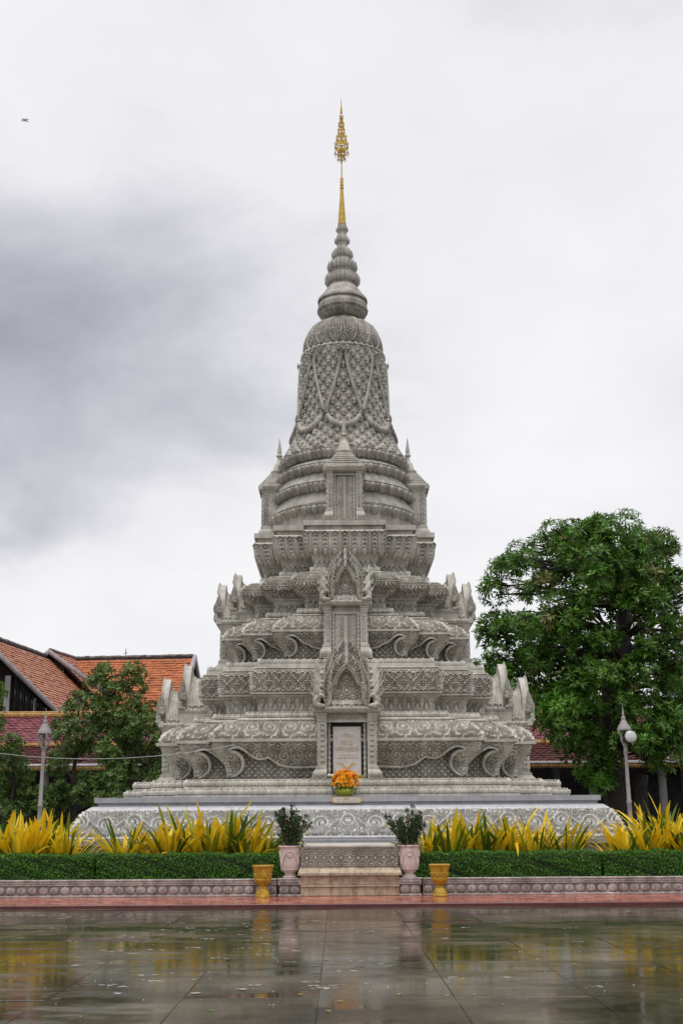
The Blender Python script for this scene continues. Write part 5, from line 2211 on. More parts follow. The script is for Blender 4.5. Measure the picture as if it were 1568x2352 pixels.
pc = px_at(796, 1838, -SLW - 0.02)
np_ = thing('name_plate', 'white lozenge-ended plate with gold writing on the slab edge', 'plate', (pc.x, -SLW - 0.004, pc.z - 0.07))
mb = MB()
kx, kz = 0.42, 0.072
mb.prism([(-kx, 0), (-kx + 0.08, -kz), (kx - 0.08, -kz), (kx, 0), (kx - 0.08, kz), (-kx + 0.08, kz)], -0.025, 0.0)
mb.build('plate', M['goldtext'], np_, 20, (0, 0, kz))
mb = MB()
mb.prism([(-kx + 0.06, 0), (-kx + 0.115, -kz + 0.012), (kx - 0.115, -kz + 0.012), (kx - 0.06, 0), (kx - 0.115, kz - 0.012), (-kx + 0.115, kz - 0.012)], -0.029, -0.02)
mb.build('white_field', M['marble'], np_, 20, (0, 0, kz))
mb = MB()
word_line(mb, 0, 0.045, 0.13, 0.018, -0.030)
word_line(mb, 0, 0.008, 0.52, 0.030, -0.030)
word_line(mb, 0, -0.040, 0.58, 0.030, -0.030)
mb.build('gold_writing', M['goldtext'], np_, 0, (0, 0, kz))

# ------------------------------------------------------------------ hedges
def hedge(x0, x1, y0, y1, label, seed, zt=0.93):
    rg = np.random.default_rng(seed)
    h = thing('hedge', label, 'hedge', ((x0 + x1) / 2, (y0 + y1) / 2, ZT), 'clipped hedges along the terrace')
    hx, hy, hz = (x1 - x0) / 2, (y1 - y0) / 2, zt - ZT
    mb = MB()
    nx = int(2 * hx / 0.3) + 2
    mb.bbox((-hx + 0.04, -hy + 0.04, -0.01), (hx - 0.04, hy - 0.04, hz - 0.035), 0.05)
    mb.build('twigs', M['hedgecore'], h, 0)
    lf_ = MB()

    def skin(n, fx):
        u, v = rg.uniform(-1, 1, n), rg.uniform(0, 1, n)
        return fx(u, v)
    dens = 3000
    wav = lambda x: 0.016 * np.sin(x * 3.1 + seed) + 0.014 * np.sin(x * 7.7) + 0.012 * np.sin(x * 17)
    n = int(2 * hx * hz * dens)
    u, v = rg.uniform(-hx, hx, n), rg.uniform(0, hz, n)
    C1 = np.stack([u, -hy + 0.02 + rg.normal(0, 0.014, n) + wav(u + v * 3), v], 1)
    n1_ = np.tile((0, -1.0, 0.25), (n, 1))
    n = int(2 * hx * 2 * hy * dens * 0.9)
    u, v = rg.uniform(-hx, hx, n), rg.uniform(-hy, hy, n)
    C2 = np.stack([u, v, hz - 0.012 + np.abs(rg.normal(0, 0.022, n)) + wav(u)], 1)
    n2_ = np.tile((0, -0.2, 1.0), (n, 1))
    n = int(2 * hy * hz * dens)
    C3, n3_ = [], []
    for s in (-1, 1):
        C3.append(np.stack([np.full(n, s * (hx - 0.02)) + rg.normal(0, 0.015, n), rg.uniform(-hy, hy, n), rg.uniform(0, hz, n)], 1))
        n3_.append(np.tile((s * 1.0, 0, 0.2), (n, 1)))
    C = np.concatenate([C1, C2] + C3)
    Nn = np.concatenate([n1_, n2_] + n3_) + rg.normal(0, 0.55, (len(C), 3))
    A = rand_dirs(len(C), 0.4, rg)
    A = A - Nn * (np.sum(A * Nn, 1) / np.sum(Nn * Nn, 1))[:, None] * 0.8
    leaf_quads(lf_, C, A, Nn, rg.uniform(0.030, 0.048, len(C)), rg.uniform(0.018, 0.028, len(C)))
    tag(lf_.build('leaves', M['hedge'], h, 0), kind='stuff')


HY0, HY1 = YW + 0.14, YW + 0.80
xs = lambda p: px_at(p, 1985, HY0).x
hedge(-9.5, xs(214), HY0, HY1, 'clipped green hedge at the far left end of the terrace', 1)
hedge(xs(222), BX0 - 0.04, HY0, HY1, 'clipped green hedge between the far left hedge and the platform', 2)
hedge(BX1 + 0.04, xs(1378), HY0, HY1 + 0.02, 'clipped green hedge between the platform and the far right hedge', 3)
hedge(xs(1388), 9.5, HY0, HY1, 'clipped green hedge at the far right end of the terrace', 4)

# ------------------------------------------------------------------ yellow spider lilies
def strap_leaf(ln, wd, droop, twist, fold):
    mb = MB()
    n = 11
    P = np.zeros((3, n, 3))
    for i in range(n):
        t = i / (n - 1)
        ang = droop * t ** 1.5
        # integrate a bending spine
        if i == 0:
            p = np.array((0, 0, 0.0))
        else:
            p = p + np.array((math.sin(ang), 0, math.cos(ang))) * ln / (n - 1)
        w_ = wd * (0.55 + 0.9 * t) * (1 - t) ** 0.55 * 1.15 + 0.002
        tw = twist * t
        sd = np.array((-math.sin(tw) * 0.3, math.cos(tw), math.sin(tw) * 0.5))
        nrm_ = np.array((math.cos(ang), 0, -math.sin(ang)))
        P[0, i] = p - sd * w_ / 2
        P[1, i] = p - nrm_ * w_ * fold * -1
        P[2, i] = p + sd * w_ / 2
    mb.grid(P)
    return mb


rl = random.Random(17)
leaf_me = []
leaf_stiff = []
for k in range(14):
    dr_ = (0.35, 0.6, 0.85, 1.2, 1.6, 2.1)[k % 6]
    mb_ = strap_leaf(rl.uniform(1.1, 1.6), rl.uniform(0.085, 0.125), dr_, rl.uniform(-0.8, 0.8), 0.12)
    mts = [M['lily_y'], M['lily_y'], M['lily_yg'], M['lily_g'], M['lily_y']]
    if dr_ < 0.9:
        leaf_stiff.append(k)
    leaf_me.append([mb_.mesh('strap_leaf', m_, 60) for m_ in (M['lily_y'], M['lily_yg'], M['lily_g'])])

LY0 = HY1 + 0.35


def lily(px, row, scale, label, n=70, yellow=0.60):
    y = LY0 + row
    x = px_at(px, 1930, y).x
    t = thing('spider_lily', label, 'plant', (x, y, ZT), 'yellow spider lilies on the terrace')
    for i in range(n):
        q = rl.random()
        a = rl.uniform(0, TAU)
        fwd = math.sin(a) < -0.1 and row < 0.5
        me = leaf_me[rl.choice(leaf_stiff) if fwd and rl.random() < 0.93 else rl.randrange(len(leaf_me))]
        r = rl.random()
        m = 0 if r < yellow else (1 if r < yellow + 0.14 else 2)
        o = link('strap_leaf', me[m], t)
        tilt = rl.uniform(0.02, 0.62) if q < 0.72 else rl.uniform(0.55, 1.05)
        if fwd:
            tilt = min(tilt * 0.7, 0.5)
        s = scale * rl.uniform(0.72, 1.12)
        Mx = Matrix.Rotation(a, 4, 'Z') @ Matrix.Rotation(tilt, 4, 'Y') @ Matrix.Diagonal((s, s * rl.uniform(0.9, 1.2), s, 1))
        o.matrix_basis = Matrix.Translation((0.10 * math.cos(a), 0.10 * math.sin(a), 0)) @ Mx
    return t


nth = ('first', 'second', 'third', 'fourth', 'fifth', 'sixth', 'seventh', 'eighth', 'ninth', 'tenth', 'eleventh')
for i, (p, row, s) in enumerate(((2, 0.2, 1.0), (52, 0.0, 1.05), (100, 0.35, 1.1), (150, 0.1, 0.95))):
    lily(p, row, s, 'yellow spider lily over the far left hedge, %s from the left edge' % nth[i])
for i, (p, row, s) in enumerate(((25, 1.9, 1.1), (85, 2.2, 1.05), (140, 1.8, 1.0))):
    lily(p, row, s, 'yellow spider lily in the back row near the left lamp post, %s from the left' % nth[i])
for i, (p, row, s) in enumerate(((288, 0.0, 0.95), (340, 0.25, 0.98), (392, 0.1, 1.08), (438, 0.5, 1.2), (482, 0.2, 1.22), (528, 0.4, 1.18), (572, 0.1, 1.0), (612, 0.3, 0.92))):
    lily(p, row, s, 'yellow spider lily before the plinth left of the urns, %s from the left' % nth[i])
for i, (p, row, s) in enumerate(((982, 0.2, 0.98), (1032, 0.0, 1.05), (1078, 0.35, 1.15), (1122, 0.1, 1.02), (1178, 0.3, 1.1), (1228, 0.05, 1.0), (1290, 0.1, 0.98))):
    lily(p, row, s, 'yellow spider lily before the plinth right of the urns, %s from the urn' % nth[i])
for i, (p, row, s) in enumerate(((1432, 0.1, 0.92), (1482, 0.0, 1.0), (1530, 0.3, 1.1), (1572, 0.1, 1.0))):
    lily(p, row, s, 'yellow spider lily over the far right hedge, %s from the lamp post side' % nth[i])
for i, (p, row, s) in enumerate(((1455, 1.6, 0.85), (1508, 2.0, 1.2), (1550, 1.8, 1.3))):
    lily(p, row, s, 'yellow spider lily in the back row near the right lamp post, %s from the lamp' % nth[i])

# ------------------------------------------------------------------ lamp posts
def lamp_post(px, py_top, wy, label, flood):
    top = px_at(px, py_top, wy)
    t = thing('lamp_post', label, 'lamp post', (top.x, wy, ZT), 'lamp posts behind the lilies')
    h = top.z - ZT
    k = h / 4.35
    mb = MB()
    pr = [(0.13, 0), (0.13, 0.25), (0.10, 0.3), (0.095, 0.9), (0.093, 1.20), (0.11, 1.22), (0.11, 1.26), (0.092, 1.29), (0.09, 1.66), (0.108, 1.69), (0.108, 1.73), (0.085, 1.76), (0.065, 2.95), (0.062, 3.0), (0.085, 3.04), (0.09, 3.07), (0.075, 3.10), (0.08, 3.2), (0.12, 3.24), (0.12, 3.27), (0.06, 3.28)]
    mb.revolve([(r * k * 0.66, z * k) for r, z in pr], 16)
    mb.build('shaft', M['post'], t, 40)
    mb = MB()
    pr = [(0.001, 3.62), (0.20, 3.62), (0.215, 3.64), (0.21, 3.66), (0.205, 3.70), (0.17, 3.74), (0.165, 3.76), (0.12, 3.81), (0.115, 3.84), (0.085, 3.88), (0.06, 3.93), (0.075, 3.95), (0.07, 3.97), (0.035, 4.02), (0.03, 4.05), (0.045, 4.07), (0.028, 4.10), (0.02, 4.17), (0.012, 4.26), (0.002, 4.35)]
    mb.revolve([(r * k * 0.88, z * k) for r, z in pr], 24)
    mb.build('lantern_roof', M['post'], t, 35)
    for i in range(4):
        a = TAU * i / 4 + 0.5
        mb = MB()
        pts = [((0.05 + 0.02 * math.sin(q * 7) + 0.13 * q ** 0.7) * k, (3.26 + 0.36 * q) * k) for q in np.linspace(0, 1, 9)]
        mb.tube([(r * math.cos(a), r * math.sin(a), z) for r, z in pts], [0.03 * k - 0.008 * k * q for q in np.linspace(0, 1, 9)], 6)
        pts = [((0.185 + 0.03 * math.sin(q)) * k, (3.56 + 0.05 * math.cos(q)) * k) for q in np.linspace(0, 4.4, 9)]
        mb.tube([(r * math.cos(a), r * math.sin(a), z) for r, z in pts], 0.016 * k, 6)
        mb.build('scroll_bracket', M['post'], t, 50)
    mb = MB()
    mb.tube([(0, 0, 3.27 * k), (0, 0, 3.4 * k), (0, 0, 3.62 * k)], [0.035 * k, 0.02 * k, 0.02 * k], 8)
    mb.build('lamp_holder', M['wood'], t, 40)
    if flood:
        mb = MB()
        mb.revolve([(0.001, -0.10), (0.10, -0.10), (0.15, -0.05), (0.165, 0.0), (0.165, 0.03), (0.15, 0.035)], 24)
        mb.xform(Matrix.Translation((0.11 * k, -0.22 * k, 3.44 * k)) @ Matrix.Rotation(R_(84), 4, 'X') @ Matrix.Diagonal((k, k, k, 1)))
        f = mb.build('floodlight', M['column'], t, 40)
        mb = MB()
        mb.revolve([(0.150, 0.034), (0.12, 0.052), (0.06, 0.064), (0.001, 0.068)], 24)
        mb.xform(Matrix.Translation((0.11 * k, -0.22 * k, 3.44 * k)) @ Matrix.Rotation(R_(84), 4, 'X') @ Matrix.Diagonal((k, k, k, 1)))
        mb.build('lens', M['glass'], f, 60)
        mb = MB()
        mb.box((-0.02 * k, -0.17 * k, 3.25 * k), (0.14 * k, -0.03 * k, 3.32 * k))
        mb.build('lamp_bracket', M['wood'], t, 0)


lamp_post(107, 1625, -5.6, 'grey iron lamp post with open scroll lantern beside the left bushes', False)
lamp_post(1428, 1617, -5.2, 'grey iron lamp post with a round floodlight before the big tree', True)

# cable from the left to the stupa
a, b = px_at(-60, 1722, -5.9), px_at(540, 1711, -5.75)
mb = MB()
pts = []
for i in range(31):
    t = i / 30
    p = a.lerp(b, t)
    p.z -= 0.30 * (4 * t * (1 - t))
    pts.append(p)
mb.tube(pts, 0.007, 5)
tag(mb.build('cable', M['cable'], smooth=60), 'thin pale cable sagging from the left edge to the stupa', 'cable')

# ------------------------------------------------------------------ gallery behind the stupa (maroon roofs in two stages)
gal = thing('gallery', 'long gallery with two-stage maroon tiled roof, ochre fringes and grey columns', 'building', (0, 18, 0))
GX = 26.0
dG = DIST + 18
ze0 = zat(1768, dG)            # lower edge of the lower fringe
ze1 = zat(1752, dG)            # gutter line
zu0 = zat(1719, dG + 1.8)      # lower edge of the upper fringe
zu1 = zat(1701, dG + 1.8)
zrd = zat(1642, dG + 4.3)


def tile_roof(parent, name, A, ux, up, width, length, tw, tl, m, lift=0.03, round_=True, seed=0, jit=0.006):
    """lapped tiles on a slope: A lower left corner, ux along the eave, up along the slope"""
    A, ux, up = np.array(A, float), np.array(ux, float), np.array(up, float)
    ux /= np.linalg.norm(ux)
    up /= np.linalg.norm(up)
    n = np.cross(ux, up)
    rg = np.random.default_rng(seed)
    nr, nc = int(length / tl), int(width / tw)
    prof = [(-0.48, 0.45), (-0.48, 0.12), (-0.25, -0.06), (0, -0.12), (0.25, -0.06), (0.48, 0.12), (0.48, 0.45)] if round_ else [(-0.49, 0.5), (-0.49, -0.1), (0.49, -0.1), (0.49, 0.5)]
    k = len(prof)
    R, Cc = np.meshgrid(np.arange(nr), np.arange(nc), indexing='ij')
    R, Cc = R.ravel(), Cc.ravel()
    base = A + ux * ((Cc + 0.5 + (0.5 * (R % 2) if round_ else 0))[:, None] * tw) + up * (R[:, None] * tl) + n * rg.normal(0, jit, (len(R), 1))
    V = np.zeros((len(R), 2 * k, 3))
    for i, (a, b) in enumerate(prof):
        t = (b + 0.12) / 0.6
        q = ux * (a * tw) + up * (b * tl * 1.6)
        V[:, i] = base + q + n * (lift * (1 - t) + 0.01)
        V[:, k + i] = base + q + n * (lift * (1 - t) - 0.02)
    F = np.arange(len(R))[:, None] * 2 * k
    mb = MB()
    V = V.reshape(-1, 3)
    mb.add(V, F + np.arange(k)[None])
    for i in range(1, k - 2) if round_ else (1,):
        mb.f.append(F + np.array([[i, i + 1, k + i + 1, k + i]]))
    return tag(mb.build(name, m, parent, 0), kind='stuff')


def xz(o):
    o.location = (0, 0, 0)
    return o


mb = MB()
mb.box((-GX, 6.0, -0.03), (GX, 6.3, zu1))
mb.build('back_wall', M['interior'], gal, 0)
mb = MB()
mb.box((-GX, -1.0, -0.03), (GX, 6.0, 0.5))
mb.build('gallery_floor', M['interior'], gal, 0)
# lower roof
L1 = math.hypot(1.8, zu0 + 0.25 - ze1)
for s, x0, x1 in ((-1, -GX, -4.5), (1, 4.5, GX)):
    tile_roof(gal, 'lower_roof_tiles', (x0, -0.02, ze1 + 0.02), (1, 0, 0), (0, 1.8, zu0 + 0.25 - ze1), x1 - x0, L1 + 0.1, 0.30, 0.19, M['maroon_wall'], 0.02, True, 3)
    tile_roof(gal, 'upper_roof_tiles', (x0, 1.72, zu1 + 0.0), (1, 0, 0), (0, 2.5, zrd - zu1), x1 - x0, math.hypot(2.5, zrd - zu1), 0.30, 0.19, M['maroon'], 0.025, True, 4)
mb = MB()
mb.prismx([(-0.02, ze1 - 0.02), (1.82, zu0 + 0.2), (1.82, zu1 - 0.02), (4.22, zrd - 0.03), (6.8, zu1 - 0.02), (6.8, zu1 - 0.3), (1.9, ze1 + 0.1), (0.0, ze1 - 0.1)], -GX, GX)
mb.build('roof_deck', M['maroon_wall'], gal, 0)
mb = MB()
mb.bbox((-GX, 4.05, zrd - 0.05), (GX, 4.45, zrd + 0.16), 0.05)
mb.bbox((-GX, 4.15, zrd + 0.12), (GX, 4.35, zrd + 0.26), 0.05)
mb.build('roof_ridge', M['ochre'], gal, 20)
mb = MB()
mb.bbox((-GX, -0.10, ze1 - 0.09), (GX, 0.05, ze1 + 0.02), 0.02)
mb.build('gutter', M['white'], gal, 20)
# fringe boards with a scalloped lower edge: one board per bay
fz_mesh = {}


def fringe(y, z0, z1, bay):
    h = z1 - z0
    key = round(h, 2)
    if key not in fz_mesh:
        mb = MB()
        n = int(bay / 0.16)
        V = [(0, h)]
        pts = [(0, h), (0, h * 0.4)]
        for i in range(n):
            x = bay * i / n
            w_ = bay / n
            pts += [(x + w_ * 0.12, h * 0.25), (x + w_ * 0.5, 0), (x + w_ * 0.88, h * 0.25), (x + w_, h * 0.4)]
        pts += [(bay, h)]
        for i in range(n):
            x, w_ = bay * i / n, bay / n
            mb.prism([(x, h), (x, h * 0.4), (x + w_ * 0.12, h * 0.22), (x + w_ * 0.5, 0), (x + w_ * 0.88, h * 0.22), (x + w_, h * 0.4), (x + w_, h)][::1], 0, 0.04)
        mb.bbox((0, -0.02, h * 0.55), (bay, 0.0, h * 0.62), 0.005)
        fz_mesh[key] = mb.mesh('fringe_board', M['ochre'], 0)
    for i in range(int(2 * GX / bay)):
        x = -GX + i * bay
        if -5.5 < x < 4:
            continue
        link('fringe_board', fz_mesh[key], gal, (x, y, z0))


fringe(-0.06, ze0, ze1 - 0.09, 4.0)
fringe(1.66, zu0, zu1 - 0.02, 4.0)
mb = MB()
mb.revolve([(0.26, 0.48), (0.26, 0.75), (0.20, 0.8), (0.19, ze1 - 0.5), (0.24, ze1 - 0.35), (0.24, ze1 - 0.1)], 16)
colm = mb.mesh('column', M['column'], 40)
px_cols = [px_at(p, 1800, 18.6).x for p in (1520, 1370, 1300)]
for x in list(np.arange(-24, -6, 3.3)) + list(np.arange(px_cols[0] - 3.3 * 3, 25, 3.3)):
    link('column', colm, gal, (x, 0.6, 0))
for x in np.arange(px_cols[0] - 3.3 * 3 - 1.2, 25, 3.3):
    link('column', colm, gal, (x, 3.4, 0))

# ------------------------------------------------------------------ orange-roofed hall beyond the gallery on the left
hall = thing('hall', 'large hall with orange tiled roofs, grey bargeboards and glazed gable on the left', 'building', (-14, 38, 0))
hx, hy = -14, 38
PI_ = 0.903                       # rise over run of the roofs


def gable_roof(ridge0, ridge1, drop, name, m, deck=0.12, seed=1, left=True, tw=0.30, tl=0.27):
    """two tiled slopes on a ridge line (world points); drop = height from ridge to eave"""
    r0, r1 = np.array(ridge0, float), np.array(ridge1, float)
    ax = r1 - r0
    Ln = np.linalg.norm(ax)
    ax /= Ln
    sd = np.array((ax[1], -ax[0], 0))          # to the right of the ridge direction
    run = drop / PI_
    off = np.array((hx, hy, 0))
    for s in (1, -1):
        dn = sd * s * run - np.array((0, 0, drop))
        if s == 1 or left:
            A = (r0 if s > 0 else r1) + dn - off
            uxv = ax if s > 0 else -ax
            tile_roof(hall, name, A, uxv, -dn, Ln, np.linalg.norm(dn), tw, tl, m, 0.035, False, seed + s, 0.008)
        V = [r0 - off, r1 - off, r1 + dn - off, r0 + dn - off]
        V += [v - np.array((0, 0, deck)) for v in V]
        mb = MB()
        mb.add([v - np.array((0, 0, 0.03)) for v in V], [(0, 1, 2, 3), (4, 7, 6, 5), (0, 3, 7, 4), (1, 5, 6, 2), (3, 2, 6, 7)])
        mb.build('roof_deck', M['wood'], hall, 0)
    mb = MB()
    rc = random.Random(seed)
    n = int(Ln / 0.35)
    for i in range(n):
        p0, p1 = r0 + ax * (Ln * i / n) - off, r0 + ax * (Ln * (i + 1) / n) - off
        z = rc.uniform(-0.02, 0.02)
        mb.tube([p0 + [0, 0, 0.03 + z], p1 + [0, 0, 0.05 + z]], [0.14, 0.12], 7)
    mb.build('ridge_tiles', M['ridge'], hall, 40)
    return sd, run


def bargeboard(apex, sd, run, drop, w_=0.34, th=0.10, only=None):
    off = np.array((hx, hy, 0))
    ax = np.array((-sd[1], sd[0], 0))
    for s in (1, -1):
        if only and s != only:
            continue
        dn = sd * s * run - np.array((0, 0, drop))
        a = np.array(apex, float) - off + np.array((0, 0, 0.10))
        b = a + dn * 1.02
        up = np.array((0, 0, w_))
        V = [a, b, b - up, a - up]
        V += [v + ax * -th for v in V]
        mb = MB()
        mb.add(V, [(3, 2, 1, 0), (4, 5, 6, 7), (0, 1, 5, 4), (2, 3, 7, 6), (1, 2, 6, 5)])
        mb.build('bargeboard', M['barge'], hall, 0)


def wp(p, wy):
    return np.array(px_at(*p, wy))


A1 = wp((103.5, 1507), -DIST + 72.7)
A0 = wp((0, 1469.6), -DIST + 66.0)
A0[2] = A1[2] = (A0[2] + A1[2]) / 2
axd = (A1 - A0) / np.linalg.norm(A1 - A0)
G0 = A0 - axd * (A0[1] - (-DIST + 63.3)) / axd[1]
sdA, runA = gable_roof(G0, A1 + axd * 0.6, 4.7, 'roof_tiles', M['orange2'], seed=3)
bargeboard(G0 - axd * 0.05, sdA, runA, 4.7)
B0 = wp((117, 1494), -DIST + 72.9)
B1 = wp((171, 1513.7), -DIST + 76.4)
B0[2] = B1[2] = (B0[2] + B1[2]) / 2
axb = (B1 - B0) / np.linalg.norm(B1 - B0)
sdB, runB = gable_roof(B0 - axb * 0.1, B1, 4.2, 'roof_tiles', M['orange2'], seed=6)
bargeboard(B0 - axb * 0.15, sdB, runB, 3.2)
C0 = wp((160, 1513.5), -DIST + 76.4)
C1 = wp((444, 1507.5), -DIST + 75.6)
C0[2] = C1[2] = (C0[2] + C1[2]) / 2
sdC, runC = gable_roof(C0, C1, 5.4, 'roof_tiles', M['orange'], seed=9, left=False)
mb = MB()
off = np.array((hx, hy, 0))
for s in (1, -1):
    dn = sdC * s * runC - np.array((0, 0, 5.4))
    a = C1 - off + np.array((0.0, 0, 0.12))
    V = [a, a + dn, a + dn - np.array((0, 0, 0.5)), a - np.array((0, 0, 0.5))]
    V += [v + np.array((0.22, 0, 0)) for v in V]
    mb.add(V, [(0, 1, 2, 3), (7, 6, 5, 4), (0, 4, 5, 1), (3, 2, 6, 7)])
mb.build('bargeboard', M['barge'], hall, 0)
# walls under the roofs
mb = MB()
zE = C0[2] - 5.4
cy0 = (C0[1] + C1[1]) / 2
mb.box((C0[0] - hx - 3, cy0 - hy - runC + 0.8, -0.03), (C1[0] - hx - 0.6, cy0 - hy + runC - 0.8, zE + 0.3))
mb.build('wall', M['white'], hall, 0)
# glazed gable of the near wing
GZ = wp((60, 1632), G0[1] + 1.6)
gy = G0[1] + 1.4 - hy
gx = G0[0] - hx
zsill = zat(1632, G0[1] + 1.4 + DIST)
zap = A0[2]
mb = MB()
hwid = (zap - 0.35 - zsill) / PI_
mb.prism([(gx - hwid, zsill), (gx + hwid, zsill), (gx, zap - 0.45)], gy + 0.16, gy + 0.2)
mb.build('gable_panel', M['wood'], hall, 0)
mb = MB()
mb.box((gx - 7, gy - 0.2, -0.03), (gx + hwid + 0.6, gy + 9, zsill - 0.12))
mb.build('wall', M['white'], hall, 0)
mb = MB()
mb.bbox((gx - 7, gy - 0.3, zsill - 0.12), (gx + hwid + 0.5, gy + 0.2, zsill), 0.02)
mb.build('window_sill', M['white'], hall, 0)
zhead = zat(1552, G0[1] + 1.4 + DIST)
wx = lambda p: px_at(p, 1600, G0[1] + 1.4).x - hx
for k, p in enumerate((2, 26.5, 41, 54.5, 68, 82, 96, 109, 122)):
    x0 = wx(p)
    x1 = wx((2, 26.5, 41, 54.5, 68, 82, 96, 109, 122, 138)[k + 1])
    if k == 0:
        continue
    ztop = lambda x: min(zhead, zap - 0.75 - (x - gx) * PI_)
    zt0, zt1 = ztop(x0 + 0.04), ztop(x1 - 0.04)
    if zt0 - zsill < 0.1:
        continue
    zt1 = max(zt1, zsill + 0.02)
    mb = MB()
    mb.prism([(x0 + 0.04, zsill + 0.05), (x1 - 0.04, zsill + 0.05), (x1 - 0.04, zt1), (x0 + 0.04, zt0)], gy + 0.10, gy + 0.13)
    mb.build('window_pane', M['window'], hall, 0)
    mb = MB()
    wq = 0.05 if k != 5 else 0.09
    mb.box((x0 - wq / 2 - 0.02, gy + 0.05, zsill), (x0 + wq / 2 + 0.02, gy + 0.15, max(zt0, zsill + 0.05)))
    zm = zsill + (zhead - zsill) * 0.52
    if zm < zt1:
        mb.box((x0, gy + 0.06, zm), (x1, gy + 0.14, zm + 0.05))
    mb.build('mullion', M['wood'] if k != 5 else M['white'], hall, 0)
for p0, p1 in ((11, 24), (80.5, 82.5)):
    mb = MB()
    zt_ = min(zhead + 0.1, zap - 0.8 - (wx(p1) - gx) * PI_)
    mb.bbox((wx(p0), gy - 0.12, zsill), (wx(p1), gy + 0.12, zt_), 0.02)
    mb.build('white_pier', M['white'], hall, 20)
# antenna on the far ridge
an = px_at(289, 1510, C0[1])
t = thing('antenna', 'thin metal antenna standing on the orange ridge', 'antenna', (an.x, C0[1], C0[2] + 0.05))
mb = MB()
mb.tube([(0, 0, 0), (0, 0, 0.62)], 0.03, 6)
mb.build('mast', M['barge'], t, 40)
mb = MB()
mb.tube([(-0.14, 0, 0.30), (0.1, 0, 0.34)], 0.025, 6)
mb.build('crossbar', M['barge'], t, 40)

# white cable end on the gallery roof to the right
a = px_at(1513, 1718, 17.8)
t1 = [(1513, 1718), (1521, 1726), (1532, 1732), (1536, 1738), (1530, 1741), (1542, 1745), (1556, 1747), (1568, 1746), (1590, 1752)]
mb = MB()
mb.tube([px_at(x, y, 17.80) for x, y in t1], 0.03, 6)
tag(mb.build('loose_cable', M['white'], smooth=60), 'loose white cable hanging over the maroon roof at right', 'cable')


# ------------------------------------------------------------------ trees
def branch(mb, a, b, r0, r1, wob, rg, n=6):
    a, b = np.array(a, float), np.array(b, float)
    pts, rs_ = [], []
    off = rg.normal(0, wob, (n + 1, 3))
    for i in range(n + 1):
        t = i / n
        p = a + (b - a) * t + off[i] * math.sin(math.pi * t) + np.array((0, 0, 1)) * 0.12 * np.linalg.norm(b - a) * math.sin(math.pi * t) * 0.4
        pts.append(p)
        rs_.append(r0 + (r1 - r0) * t)
    mb.tube(pts, rs_, 7, cap=False)
    return pts


def rosettes(mb, C, D, rg, nl, ln, wd, droop=0.35):
    """whorls of long leaves at twig ends: centres C, facing D"""
    n = len(C)
    T1 = np.cross(D, rand_dirs(n, 0, rg))
    T1 /= np.linalg.norm(T1, axis=1, keepdims=True)
    T2 = np.cross(D, T1)
    for k in range(nl):
        a = TAU * k / nl + rg.uniform(-0.4, 0.4, n)
        s = rg.uniform(0.1, 0.8, n)
        A = T1 * np.cos(a)[:, None] + T2 * np.sin(a)[:, None] + D * s[:, None]
        A[:, 2] -= droop * rg.uniform(0.3, 1.3, n)
        A /= np.linalg.norm(A, axis=1, keepdims=True)
        leaf_quads(mb, C + A * 0.02, A, D + rg.normal(0, 0.3, (n, 3)), ln * rg.uniform(0.7, 1.15, n), wd * rg.uniform(0.8, 1.2, n))


def clump_pts(c, r, n, rg, shell=0.55):
    d = rand_dirs(n, 0.25, rg)
    q = (shell + (1 - shell) * rg.uniform(0, 1, n) ** 0.6)
    return c + d * np.array(r) * q[:, None], d


